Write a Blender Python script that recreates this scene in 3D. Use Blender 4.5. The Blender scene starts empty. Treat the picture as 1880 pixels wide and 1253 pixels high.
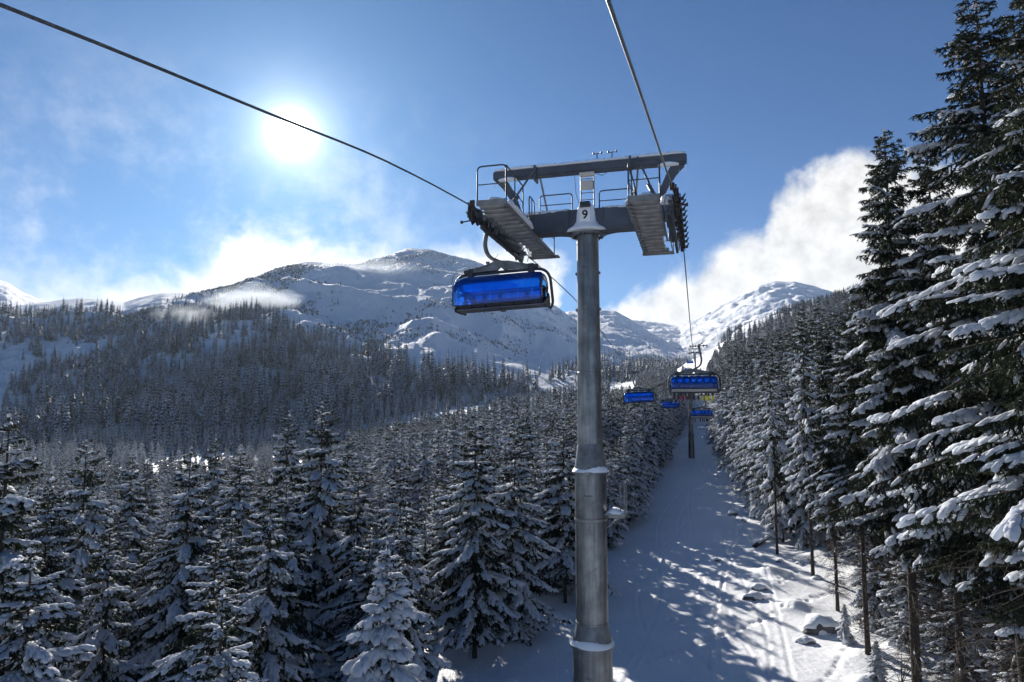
import bpy, bmesh, math, random, time
import numpy as np
from mathutils import Vector, Matrix
T0 = time.time()
PI = math.pi
rs = np.random.RandomState
# ------------------------------------------------------------------ frame
F_PX = 1253.0
TH = math.atan(134/1253.0)                 # camera pitch
AZ = math.radians(15.5)                    # bearing of the lift line
CA, SA = math.cos(AZ), math.sin(AZ)
HAZE = .000045
sc = bpy.context.scene
col = sc.collection

def ray(px, py):
    cx = (px-940)/F_PX; cy = -(py-626.5)/F_PX
    return np.array([cx, math.cos(TH)-cy*math.sin(TH), math.sin(TH)+cy*math.cos(TH)])
def at(px, py, Y):
    r = ray(px, py); return r*(Y/r[1])
def W(u, v, z):                            # lift-line frame -> world
    return np.array([u*CA+v*SA, -u*SA+v*CA, z])
def UV(X, Y): return X*CA-Y*SA, X*SA+Y*CA
def proj(X, Y, Z):
    d = Y*math.cos(TH)+Z*math.sin(TH); up = -Y*math.sin(TH)+Z*math.cos(TH)
    return 940+F_PX*X/d, 626.5-F_PX*up/d

# ------------------------------------------------------------------ object helpers
def tag(o, label=None, cat=None, group=None, kind=None):
    if label: o['label'] = label
    if cat: o['category'] = cat
    if group: o['group'] = group
    if kind: o['kind'] = kind
    return o
def empty(name, loc=(0,0,0), rz=0):
    o = bpy.data.objects.new(name, None); col.objects.link(o)
    o.location = [float(c) for c in loc]; o.rotation_euler = (0,0,rz); o.empty_display_size = .3
    return o
def obj(name, mesh, parent=None):
    o = bpy.data.objects.new(name, mesh); col.objects.link(o)
    if parent is not None: o.parent = parent
    return o
def copy_tree(o, parent=None):
    c = o.copy(); col.objects.link(c); c.parent = parent
    for ch in list(o.children): copy_tree(ch, c)
    return c
def npmesh(name, V, FL, mats, smooth=False):
    """V (n,3); FL list of (faces (m,k), material index)."""
    me = bpy.data.meshes.new(name)
    V = np.ascontiguousarray(V, np.float32)
    FL = [(np.asarray(f, np.int32), m) for f, m in FL if len(f)]
    me.vertices.add(len(V)); me.vertices.foreach_set('co', V.ravel())
    nl = sum(f.size for f, _ in FL); nf = sum(len(f) for f, _ in FL)
    me.loops.add(nl); me.polygons.add(nf)
    me.loops.foreach_set('vertex_index', np.concatenate([f.ravel() for f, _ in FL]))
    starts = []; mi = []; s = 0
    for f, m in FL:
        k = f.shape[1]
        starts.append(s+np.arange(len(f), dtype=np.int32)*k); s += f.size
        mi.append(np.full(len(f), m, np.int32))
    me.polygons.foreach_set('loop_start', np.concatenate(starts))
    me.polygons.foreach_set('material_index', np.concatenate(mi))
    for m in mats: me.materials.append(m)
    me.update(calc_edges=True)
    if smooth: me.polygons.foreach_set('use_smooth', np.ones(nf, bool))
    return me

class MB:
    """Collects shapes, then links them as one mesh object."""
    def __init__(s): s.V = []; s.F = []; s.n = 0
    def add(s, V, faces):
        V = [tuple(map(float, v)) for v in V]
        s.V += V; s.F += [tuple(i+s.n for i in f) for f in faces]; s.n += len(V)
    def box(s, c, d, rot=None, bev=0):
        bm = bmesh.new(); bmesh.ops.create_cube(bm, size=1)
        bmesh.ops.scale(bm, vec=d, verts=bm.verts)
        if bev: bmesh.ops.bevel(bm, geom=bm.edges[:], offset=bev, segments=2, affect='EDGES', profile=.6)
        M = Matrix.Translation(c) @ (rot.to_4x4() if rot is not None else Matrix())
        s.bm(bm, M)
    def bm(s, bm, M=Matrix()):
        bm.verts.index_update()
        s.add([M @ v.co for v in bm.verts], [[v.index for v in f.verts] for f in bm.faces]); bm.free()
    def tube(s, pts, r, n=8, caps=True, closed=False, squash=None):
        P = [Vector([float(c) for c in p]) for p in pts]; m = len(P)
        R = r if hasattr(r, '__len__') else [r]*m
        rings = []; prev = None
        for i, p in enumerate(P):
            if closed: t = (P[(i+1) % m]-P[i-1]).normalized()
            else: t = (P[min(i+1, m-1)]-P[max(i-1, 0)]).normalized()
            if prev is None:
                up = Vector((0,0,1)) if abs(t.z) < .95 else Vector((1,0,0))
                a = t.cross(up).normalized()
            else:
                a = (prev - t*prev.dot(t)).normalized()
            prev = a; b = t.cross(a)
            sq = squash or (1, 1)
            rings.append([p + (a*math.cos(2*PI*k/n)*sq[0] + b*math.sin(2*PI*k/n)*sq[1])*R[i] for k in range(n)])
        V = [v for rg in rings for v in rg]; Fc = []
        for i in range(m if closed else m-1):
            j = (i+1) % m
            for k in range(n):
                Fc.append((i*n+k, i*n+(k+1) % n, j*n+(k+1) % n, j*n+k))
        if caps and not closed:
            Fc.append(tuple(range(n-1, -1, -1))); Fc.append(tuple((m-1)*n+k for k in range(n)))
        s.add(V, Fc)
    def lathe(s, prof, c=(0,0,0), n=40, axis='z', caps=True):
        V = []; Fc = []
        for r, z in prof:
            for k in range(n):
                a = 2*PI*k/n; x, y = r*math.cos(a), r*math.sin(a)
                p = (x, y, z) if axis == 'z' else ((z, x, y) if axis == 'x' else (x, z, y))
                V.append((p[0]+c[0], p[1]+c[1], p[2]+c[2]))
        for i in range(len(prof)-1):
            for k in range(n): Fc.append((i*n+k, i*n+(k+1) % n, (i+1)*n+(k+1) % n, (i+1)*n+k))
        if caps:
            Fc.append(tuple(range(n))); Fc.append(tuple((len(prof)-1)*n+k for k in range(n)))
        s.add(V, Fc)
    def prism(s, poly, d, M=Matrix()):
        """poly in local xz, thickness d along y."""
        n = len(poly)
        V = [M @ Vector((x, -d/2, z)) for x, z in poly]+[M @ Vector((x, d/2, z)) for x, z in poly]
        Fc = [tuple(range(n)), tuple(range(2*n-1, n-1, -1))]+[(i, i+n, (i+1) % n+n, (i+1) % n) for i in range(n)]
        s.add(V, Fc)
    def build(s, name, mat, parent=None, smooth=None, sharp=40):
        me = bpy.data.meshes.new(name); me.from_pydata(s.V, [], s.F)
        bm = bmesh.new(); bm.from_mesh(me); bmesh.ops.recalc_face_normals(bm, faces=bm.faces)
        if smooth is not False:
            for f in bm.faces: f.smooth = True
            for e in bm.edges:
                if len(e.link_faces) == 2 and e.calc_face_angle(0) > math.radians(sharp): e.smooth = False
        bm.to_mesh(me); bm.free()
        me.materials.append(mat)
        return obj(name, me, parent)

# ------------------------------------------------------------------ noise
def _h(ix, iy, seed):
    n = (ix.astype(np.int64)*374761393 + iy.astype(np.int64)*668265263 + seed*982451653) & 0x7fffffff
    n = ((n ^ (n >> 13))*1274126177) & 0x7fffffff
    n = (n ^ (n >> 16)) & 0xffff
    return n/65535.0
def vnoise(x, y, seed=0):
    ix = np.floor(x); iy = np.floor(y); fx = x-ix; fy = y-iy
    fx = fx*fx*(3-2*fx); fy = fy*fy*(3-2*fy)
    a = _h(ix, iy, seed); b = _h(ix+1, iy, seed); c = _h(ix, iy+1, seed); d = _h(ix+1, iy+1, seed)
    return (a+(b-a)*fx)*(1-fy)+(c+(d-c)*fx)*fy - .5
def fbm(x, y, seed=0, o=5, ridged=False):
    s = 0; a = 1.; t = 0
    for k in range(o):
        n = vnoise(x*2**k+13.7*k, y*2**k-7.3*k, seed+k)
        s = s + a*((.5-2*np.abs(n)) if ridged else n); t += a; a *= .5
    return s/t

# ------------------------------------------------------------------ materials
def mat(name): 
    m = bpy.data.materials.new(name); m.use_nodes = True
    nt = m.node_tree; b = nt.nodes['Principled BSDF']
    return m, nt, b
def N(nt, t, **kw):
    n = nt.nodes.new(t)
    for k, v in kw.items(): setattr(n, k, v)
    return n
def L(nt, a, b): nt.links.new(a, b)
def noise(nt, scale, detail=4, rough=.55, coord='Object', vec=None):
    tc = N(nt, 'ShaderNodeTexCoord'); n = N(nt, 'ShaderNodeTexNoise')
    n.inputs['Scale'].default_value = scale; n.inputs['Detail'].default_value = detail; n.inputs['Roughness'].default_value = rough
    L(nt, vec if vec is not None else tc.outputs[coord], n.inputs['Vector'])
    return n.outputs['Fac']
def ramp(nt, fac, stops):
    r = N(nt, 'ShaderNodeValToRGB'); e = r.color_ramp.elements
    while len(e) < len(stops): e.new(.5)
    for el, (p, c) in zip(e, stops): el.position = p; el.color = (*c, 1)
    L(nt, fac, r.inputs['Fac']); return r.outputs['Color']
def bump(nt, b, h, strength=.3, dist=.05):
    bp = N(nt, 'ShaderNodeBump'); bp.inputs['Strength'].default_value = strength; bp.inputs['Distance'].default_value = dist
    L(nt, h, bp.inputs['Height']); L(nt, bp.outputs['Normal'], b.inputs['Normal']); return bp
M = {}
def metal(name, c1, c2, rough=.45, metallic=.7, scale=3):
    m, nt, b = mat(name)
    L(nt, ramp(nt, noise(nt, scale, 6), [(.3, c1), (.7, c2)]), b.inputs['Base Color'])
    b.inputs['Metallic'].default_value = metallic
    rr = N(nt, 'ShaderNodeMapRange'); rr.inputs['To Min'].default_value = rough-.1; rr.inputs['To Max'].default_value = rough+.15
    L(nt, noise(nt, scale*5, 4), rr.inputs['Value']); L(nt, rr.outputs['Result'], b.inputs['Roughness'])
    bump(nt, b, noise(nt, scale*14, 3), .15, .01)
    return m
# galvanised pole: streaks running down, cloudy zinc
m, nt, b = mat('galvanised_steel')
tc = N(nt, 'ShaderNodeTexCoord'); mp = N(nt, 'ShaderNodeMapping'); mp.inputs['Scale'].default_value = (5, 5, .35)
L(nt, tc.outputs['Object'], mp.inputs['Vector'])
st = noise(nt, 1.5, 7, .65, vec=mp.outputs['Vector']); cl = noise(nt, 1.3, 5, .6)
mx = N(nt, 'ShaderNodeMix', data_type='FLOAT'); mx.inputs[0].default_value = .5
L(nt, st, mx.inputs[2]); L(nt, cl, mx.inputs[3])
L(nt, ramp(nt, mx.outputs[0], [(.34, (.08, .085, .09)), (.5, (.17, .18, .185)), (.66, (.32, .33, .33))]), b.inputs['Base Color'])
b.inputs['Metallic'].default_value = .75; b.inputs['Roughness'].default_value = .42
bump(nt, b, noise(nt, 30, 3), .12, .01)
M['galv'] = m
M['steel'] = metal('weathered_steel', (.1, .105, .11), (.24, .25, .26), .5, .6)
M['dark_steel'] = metal('dark_steel', (.03, .034, .04), (.07, .075, .085), .5, .4)
M['beam_steel'] = metal('beam_steel', (.06, .066, .08), (.115, .125, .145), .5, .5, 1.2)
M['grate'] = metal('grating_steel', (.14, .14, .135), (.3, .3, .29), .5, .5)
M['rubber'] = metal('rubber', (.012, .012, .013), (.03, .028, .026), .7, 0)
M['rust'] = metal('rusty_flange', (.025, .017, .014), (.06, .036, .028), .7, .2)
M['cable'] = metal('cable_steel', (.05, .05, .05), (.22, .22, .21), .35, .8, 40)
M['black'] = metal('black_plastic', (.012, .012, .013), (.03, .03, .032), .5, 0)
M['seat'] = metal('seat_cushion', (.012, .013, .016), (.035, .036, .04), .65, 0)
M['beige'] = metal('beige_panel', (.42, .39, .34), (.52, .49, .44), .5, 0)
M['sign'] = metal('white_sign', (.7, .7, .7), (.8, .8, .8), .5, 0)
M['ink'] = metal('black_ink', (.01, .01, .01), (.015, .015, .015), .6, 0)
M['stone'] = metal('rock', (.06, .055, .05), (.2, .19, .18), .85, 0, 2)
def plain(name, c, rough=.7):
    m, nt, b = mat(name)
    L(nt, ramp(nt, noise(nt, 9, 4), [(.3, tuple(x*.8 for x in c)), (.7, c)]), b.inputs['Base Color']); b.inputs['Roughness'].default_value = rough
    return m
# blue bubble: tinted translucent plastic with frosty specks
m, nt, b = mat('blue_bubble')
out = nt.nodes['Material Output']; nt.nodes.remove(b)
gl = N(nt, 'ShaderNodeBsdfGlossy'); gl.inputs['Roughness'].default_value = .12; gl.inputs['Color'].default_value = (.9, .95, 1, 1)
tr = N(nt, 'ShaderNodeBsdfTransparent'); tr.inputs['Color'].default_value = (.4, .78, 1., 1)
tl = N(nt, 'ShaderNodeBsdfTranslucent')
L(nt, ramp(nt, noise(nt, 6, 8, .75), [(.45, (.01, .2, .98)), (.62, (.03, .32, 1.)), (.72, (.5, .75, 1.))]), tl.inputs['Color'])
df = N(nt, 'ShaderNodeBsdfDiffuse'); df.inputs['Color'].default_value = (.01, .16, .85, 1)
m1 = N(nt, 'ShaderNodeMixShader'); m1.inputs[0].default_value = .3; L(nt, tr.outputs[0], m1.inputs[1]); L(nt, tl.outputs[0], m1.inputs[2])
m3 = N(nt, 'ShaderNodeMixShader'); m3.inputs[0].default_value = .13; L(nt, m1.outputs[0], m3.inputs[1]); L(nt, df.outputs[0], m3.inputs[2])
fr = N(nt, 'ShaderNodeFresnel'); fr.inputs['IOR'].default_value = 1.45
m2 = N(nt, 'ShaderNodeMixShader'); L(nt, fr.outputs[0], m2.inputs[0]); L(nt, m3.outputs[0], m2.inputs[1]); L(nt, gl.outputs[0], m2.inputs[2])
L(nt, m2.outputs[0], out.inputs['Surface'])
M['bubble'] = m
# bark
m, nt, b = mat('spruce_bark')
tc = N(nt, 'ShaderNodeTexCoord'); mp = N(nt, 'ShaderNodeMapping'); mp.inputs['Scale'].default_value = (9, 9, 2.2)
L(nt, tc.outputs['Object'], mp.inputs['Vector'])
bn = noise(nt, 2, 6, .7, vec=mp.outputs['Vector'])
L(nt, ramp(nt, bn, [(.35, (.02, .015, .012)), (.55, (.06, .046, .036)), (.72, (.13, .11, .095))]), b.inputs['Base Color'])
b.inputs['Roughness'].default_value = .9; bump(nt, b, bn, .8, .04)
M['bark'] = m
# needles
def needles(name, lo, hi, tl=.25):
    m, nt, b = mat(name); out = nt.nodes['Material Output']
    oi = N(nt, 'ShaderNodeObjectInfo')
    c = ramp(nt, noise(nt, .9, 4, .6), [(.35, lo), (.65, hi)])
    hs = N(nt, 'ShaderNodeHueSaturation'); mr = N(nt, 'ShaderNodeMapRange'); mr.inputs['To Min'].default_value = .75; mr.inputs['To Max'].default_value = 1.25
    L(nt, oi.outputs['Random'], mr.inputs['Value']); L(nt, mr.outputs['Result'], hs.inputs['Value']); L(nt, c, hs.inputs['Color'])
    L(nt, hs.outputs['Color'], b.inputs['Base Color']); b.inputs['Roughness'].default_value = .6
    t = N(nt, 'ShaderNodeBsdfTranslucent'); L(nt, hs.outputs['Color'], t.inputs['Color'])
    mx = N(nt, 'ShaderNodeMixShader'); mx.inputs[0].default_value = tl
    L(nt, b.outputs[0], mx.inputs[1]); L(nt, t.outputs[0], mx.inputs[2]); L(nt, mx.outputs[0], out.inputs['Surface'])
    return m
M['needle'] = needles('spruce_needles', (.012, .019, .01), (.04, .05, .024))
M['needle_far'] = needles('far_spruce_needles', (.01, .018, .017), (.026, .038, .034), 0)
# snow on branches and ground
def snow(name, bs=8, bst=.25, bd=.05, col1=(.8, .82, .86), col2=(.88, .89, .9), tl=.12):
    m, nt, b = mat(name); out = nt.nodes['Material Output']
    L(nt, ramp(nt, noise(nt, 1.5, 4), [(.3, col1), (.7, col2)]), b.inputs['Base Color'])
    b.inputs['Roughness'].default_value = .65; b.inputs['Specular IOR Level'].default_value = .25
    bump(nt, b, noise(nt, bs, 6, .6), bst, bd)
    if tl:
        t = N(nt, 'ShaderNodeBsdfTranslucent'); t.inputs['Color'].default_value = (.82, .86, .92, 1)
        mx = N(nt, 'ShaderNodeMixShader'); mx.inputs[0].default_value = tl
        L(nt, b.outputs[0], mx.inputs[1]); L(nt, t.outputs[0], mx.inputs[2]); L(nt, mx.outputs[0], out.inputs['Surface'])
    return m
M['snow'] = snow('branch_snow', tl=.5)
M['snow_cap'] = snow('settled_snow', 20, .2, .02, tl=0)
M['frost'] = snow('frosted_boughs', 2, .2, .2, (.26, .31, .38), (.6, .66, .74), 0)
# ground snow: wind ripples, ski-worn streaks along the run
m, nt, b = mat('snow_ground')
tc = N(nt, 'ShaderNodeTexCoord')
mp = N(nt, 'ShaderNodeMapping'); mp.inputs['Rotation'].default_value = (0, 0, AZ); mp.inputs['Scale'].default_value = (3.5, .22, 1)
L(nt, tc.outputs['Object'], mp.inputs['Vector'])
n1 = noise(nt, 1.3, 6, .6, vec=mp.outputs['Vector']); n2 = noise(nt, 2.2, 8, .6); n3 = noise(nt, .25, 4)
ad = N(nt, 'ShaderNodeMath', operation='MULTIPLY_ADD'); ad.inputs[1].default_value = .6
L(nt, n1, ad.inputs[0]); L(nt, n2, ad.inputs[2])
L(nt, ramp(nt, n3, [(.3, (.8, .815, .84)), (.7, (.88, .885, .89))]), b.inputs['Base Color'])
b.inputs['Roughness'].default_value = .6; b.inputs['Specular IOR Level'].default_value = .25
bump(nt, b, ad.outputs[0], .55, .12)
M['ground'] = m
# mountain: snow broken by wind-bared scree and scrub on the steeper, rougher ground
def mountain_mat(name, rock_amt):
    m, nt, b = mat(name)
    tc = N(nt, 'ShaderNodeTexCoord'); mp = N(nt, 'ShaderNodeMapping')
    mp.inputs['Rotation'].default_value = (0, 0, .5); mp.inputs['Scale'].default_value = (1, .35, .35)
    L(nt, tc.outputs['Object'], mp.inputs['Vector'])
    a = noise(nt, .05, 12, .78, vec=mp.outputs['Vector']); a2 = noise(nt, .0035, 4, .5)
    mu = N(nt, 'ShaderNodeMath', operation='MULTIPLY_ADD'); mu.inputs[1].default_value = .75; L(nt, a2, mu.inputs[0]); L(nt, a, mu.inputs[2])
    c = ramp(nt, mu.outputs[0], [(rock_amt, (.84, .86, .89)), (rock_amt+.03, (.3, .32, .35)), (rock_amt+.09, (.09, .1, .11))])
    L(nt, c, b.inputs['Base Color']); b.inputs['Roughness'].default_value = .8; b.inputs['Specular IOR Level'].default_value = .2
    bump(nt, b, a, .9, 6)
    return m
M['mountain'] = mountain_mat('mountain_snow', 1.)
M['far_mountain'] = mountain_mat('far_mountain_snow', 1.02)

# ------------------------------------------------------------------ ground
CP = []
prof = [(-200,-20),(-60,-16),(0,-12.6),(20,-12.1),(30,-11.8),(45,-11.1),(66,-10),(90,-8.6),(120,-7),(150,-5.4),(180,-3.6),(250,5),(310,14),(450,36),(600,47),(900,60),(1500,72)]
for v, z in prof: CP += [(-6,v,z-.1),(7,v,z+.15)]
for v, z in [(-60,-14),(0,-12),(30,-10.9),(48,-9.6),(66,-8.2),(120,-3),(162,4),(250,18),(450,52)]: CP.append((20,v,z))
for v, z in [(-60,-10),(0,-9),(30,-6.5),(66,-2),(120,6),(250,31),(450,64)]: CP.append((60,v,z))
for v, z in [(-100,0),(30,5),(120,22),(250,50),(450,84),(900,110)]: CP.append((170,v,z))
for v, z in [(-60,-16),(0,-13.4),(30,-13),(66,-11.9),(120,-9.8),(180,-8),(250,-3),(310,4),(450,23),(600,37)]: CP.append((-20,v,z))
for v, z in [(-60,-17),(0,-15.2),(30,-15),(50,-14.6),(120,-13.6),(180,-13),(250,-11),(310,-7),(450,6)]: CP.append((-45,v,z))
CP += [(-100,0,-20),(-100,100,-20),(-113,228,-20),(-100,330,-14),(-181,365,-20),(-150,470,2),(-227,248,-24),(-271,547,2),(-250,100,-29),(-250,-100,-33),
       (-400,0,-38),(-400,300,-24),(-600,600,0),(-300,450,-10),(-600,0,-40),(-900,300,-20),(-900,900,40),(400,0,60),(500,500,110),(500,1200,130),(-400,1300,60),(-1500,0,0),(-1500,1500,60)]
CP = np.array(CP, float)
def tps_fit(P, z, reg=.5):
    n = len(P); S = 100.
    p = P/S; r2 = ((p[:, None]-p[None])**2).sum(-1)
    K = np.where(r2 > 0, .5*r2*np.log(np.maximum(r2, 1e-12)), 0) + np.eye(n)*reg*.01
    Q = np.c_[np.ones(n), p]; A = np.block([[K, Q], [Q.T, np.zeros((3, 3))]])
    w = np.linalg.solve(A, np.r_[z, 0, 0, 0]); return w
TW = tps_fit(CP[:, :2], CP[:, 2])
def ground_base(u, v):
    u = np.atleast_1d(np.asarray(u, float)); v = np.atleast_1d(np.asarray(v, float)); sh = u.shape
    u = u.ravel()/100.; v = v.ravel()/100.; out = TW[-3]+TW[-2]*u+TW[-1]*v
    for k in range(len(CP)):
        r2 = (u-CP[k, 0]/100)**2+(v-CP[k, 1]/100)**2
        out += TW[k]*.5*r2*np.log(np.maximum(r2, 1e-12))
    return out.reshape(sh)
rg = rs(5)
MOUNDS = [(rg.uniform(4, 12), rg.uniform(24, 75), rg.uniform(.5, 1.6), rg.uniform(.12, .45)) for _ in range(26)] + \
         [(rg.uniform(-40, -8), rg.uniform(15, 60), rg.uniform(.6, 2), rg.uniform(.15, .5)) for _ in range(60)]
TRACKS = [(rg.uniform(-5, 3.4), rg.uniform(.3, 1.7), rg.uniform(5, 14), rg.uniform(0, 6.3), rg.uniform(-.02, .02)) for _ in range(9)]
PRINTS = []
for (p0, p1, n) in [((1185,1185,0),(1560,1085,0),60),((1430,1080,0),(1545,1010,0),22),((1225,1120,0),(1330,1225,0),22),((1500,1235,0),(1560,1180,0),10)]:
    for k in range(n):
        t = (k+.3*rg.rand())/n; px = p0[0]+(p1[0]-p0[0])*t+rg.normal(0, 2); py = p0[1]+(p1[1]-p0[1])*t+rg.normal(0, 2)+4*math.sin(5*t)
        r = ray(px, py); q = r*(-11./r[2]); PRINTS.append((*UV(q[0], q[1]), .09, -.1))
def ground_z(u, v, fine=True):
    z = ground_base(u, v); sh = z.shape
    u = np.broadcast_to(np.asarray(u, float), sh); v = np.broadcast_to(np.asarray(v, float), sh)
    off = np.clip((np.abs(u-.8)-5.2)/4, 0, 1)
    z = z + off*(fbm(u/9, v/9, 3, 4)*1.3) + fbm(u/3.5, v/6, 9, 4)*(.12+.45*off)
    if fine:
        for (mu, mv, r, h) in MOUNDS:
            z = z + h*np.exp(-((u-mu)**2+(v-mv)**2)/(2*r*r*.3))
        onp = np.clip((6-np.abs(u))/2, 0, 1)
        for (u0, A, lam, ph, dr) in TRACKS:
            d = u-(u0+A*np.sin(v/lam+ph)+dr*(v-50))
            z = z + onp*(-.03*np.exp(-(d/.085)**2)+.016*np.exp(-((d-.19)/.1)**2)+.016*np.exp(-((d+.19)/.1)**2))
    return z
def gz(u, v): return float(ground_z(np.array([u]), np.array([v]))[0])
def lines(segs):
    o = []
    for a, b_, st in segs: o += list(np.arange(a, b_, st))
    return np.array(o+[segs[-1][1]])
ug = lines([(-1700,-700,100),(-700,-200,20),(-200,-60,5),(-60,-12,.8),(-12,-7,.3),(-7,6,.09),(6,12,.14),(12,24,.4),(24,80,2),(80,300,12),(300,900,60)])
vg = lines([(-300,-20,20),(-20,16,1.5),(16,24,.4),(24,62,.14),(62,100,.3),(100,160,.8),(160,420,2.5),(420,1000,12),(1000,2600,100)])
U, Vv = np.meshgrid(ug, vg, indexing='ij')
Z = ground_z(U, Vv)
sub = (U > 0) & (U < 16) & (Vv > 24) & (Vv < 75)
for (pu, pv, r, h) in PRINTS:
    i0, i1 = np.searchsorted(ug, [pu-.5, pu+.5]); j0, j1 = np.searchsorted(vg, [pv-.6, pv+.6])
    Z[i0:i1, j0:j1] += h*np.exp(-((U[i0:i1, j0:j1]-pu)**2/(2*r*r)+(Vv[i0:i1, j0:j1]-pv)**2/(2*(r*1.4)**2)))
X = U*CA+Vv*SA; Y = -U*SA+Vv*CA
V = np.stack([X, Y, Z], -1).reshape(-1, 3)
def grid_faces(a, b_):
    i = np.arange(a-1)[:, None]*b_+np.arange(b_-1)[None]
    return np.stack([i, i+b_, i+b_+1, i+1], -1).reshape(-1, 4)
g = obj('ground', npmesh('ground', V, [(grid_faces(len(ug), len(vg)), 0)], [M['ground']], True)); tag(g, kind='structure')

# ------------------------------------------------------------------ mountains
def interp_cols(cols, px): 
    c = np.array(cols, float); return [np.interp(px, c[:, 0], c[:, k]) for k in range(1, c.shape[1])]
class Mountain:
    """cols: (px, ridge py, ridge distance, foot distance, foot z)"""
    def __init__(s, cols, amp, seed, power=1., crest=.012):
        s.cols, s.amp, s.seed, s.power, s.crest = cols, amp, seed, power, crest
    def col_at(s, px):
        py, rr, rf, zf = interp_cols(s.cols, px)
        py = py + fbm(np.asarray(px)/40., np.zeros_like(px, float), s.seed, 4)*s.crest*500
        cy = -(py-626.5)/F_PX
        zr = (math.sin(TH)+cy*math.cos(TH))/(math.cos(TH)-cy*math.sin(TH))*rr
        return rr, rf, zf, zr
    def pos(s, px, t):
        """t 0 foot .. 1 ridge .. >1 behind"""
        rr, rf, zf, zr = s.col_at(px)
        Yd = rf+(rr-rf)*t
        cxr = (px-940)/F_PX/math.cos(TH)
        X = cxr*Yd*.995
        tt = np.clip(t, 0, 1); zlow = np.minimum(t, 0)*(np.asarray(rr)*.25+60)
        z = zf+(zr-zf)*tt**s.power+zlow
        z = np.where(t > 1, zr-(t-1)*(zr-zf)*.8, z)
        env = np.minimum(1, np.maximum(0, t*4+.2))*np.where(t < 1, np.minimum(1, (1-t)*5+.12), .3)
        z = z + s.amp*env*(fbm(X/190, Yd/230, s.seed+3, 7, True)-.05) + s.amp*.35*env*fbm(X/60, Yd/60, s.seed+7, 5)
        return X, Yd, z
    def build(s, name, material, n=700, m=260):
        p = np.linspace(s.cols[0][0], s.cols[-1][0], n); t = np.concatenate([np.linspace(-.25, 1.02, m-12), np.linspace(1.05, 1.6, 12)])
        P, T = np.meshgrid(p, t, indexing='ij'); X, Yd, z = s.pos(P, T)
        o = obj(name, npmesh(name, np.stack([X, Yd, z], -1).reshape(-1, 3), [(grid_faces(n, m), 0)], [material], True))
        return tag(o, kind='structure')
M1 = Mountain([(-420,560,800,400,-30),(-200,574,830,410,-30),(0,573,850,420,-28),(150,574,880,420,-26),(215,570,900,425,-26),(290,548,950,430,-25),(420,527,1150,440,-22),(500,493,1300,460,-20),(555,479,1400,470,-16),
     (600,484,1450,490,-10),(650,484,1550,510,-5),(700,472,1700,540,0),(740,459,1850,560,2),(790,459,1900,580,4),(850,473,1950,600,5),(900,494,2000,620,8),(960,528,2000,640,10),(1020,562,2000,660,14),(1060,590,1980,680,20),
     (1120,632,1900,700,24),(1200,680,1800,720,30),(1300,720,1700,740,35)], 56, 11)
M1B = Mountain([(900,600,2600,1000,40),(1000,590,2600,950,40),(1045,574,2600,900,40),(1090,569,2600,900,40),(1130,571,2600,900,40),(1160,588,2550,900,45),(1200,616,2500,900,50),(1240,641,2400,900,50),(1290,655,2300,900,55),(1400,672,2200,900,60)], 40, 23)
M3 = Mountain([(1060,640,4000,1500,80),(1120,606,4000,1500,80),(1160,590,4000,1500,80),(1200,592,4000,1500,80),(1250,600,3900,1500,80),(1285,583,3800,1500,80),(1320,562,3800,1500,80),(1360,545,3800,1400,80),(1400,523,3800,1400,80),(1430,517,3800,1400,80),(1465,519,3800,1400,80),
     (1500,525,3800,1400,80),(1560,545,3800,1400,80),(1700,610,3900,1400,80),(2100,640,3900,1400,80)], 70, 37, crest=.008)
M4 = Mountain([(-500,500,3400,1500,20),(-150,480,3400,1500,20),(-60,498,3400,1500,20),(0,518,3400,1500,20),(30,536,3400,1500,20),(60,549,3400,1500,20),(90,560,3400,1500,20),(200,600,3400,1500,20)], 60, 41, crest=.006)
M5 = Mountain([(-500,570,2400,1000,10),(0,564,2400,1000,10),(60,556,2400,1000,10),(100,552,2400,1000,10),(140,548,2400,1000,10),(180,549,2400,1000,10),(220,556,2400,1000,10),(250,546,2400,1000,10),(290,538,2400,1000,10),(340,537,2400,1000,10),(380,541,2400,1000,10),(440,548,2400,1000,10),(520,575,2400,1000,10)], 30, 43, crest=.006)
M1.build('mountain', M['mountain'], 900, 320)
M1B.build('mountain', M['mountain'], 400, 200)
M3.build('mountain', M['far_mountain'], 500, 200)
M4.build('mountain', M['far_mountain'], 300, 120)
M5.build('mountain', M['far_mountain'], 400, 120)
print('terrain', round(time.time()-T0, 1))

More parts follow.
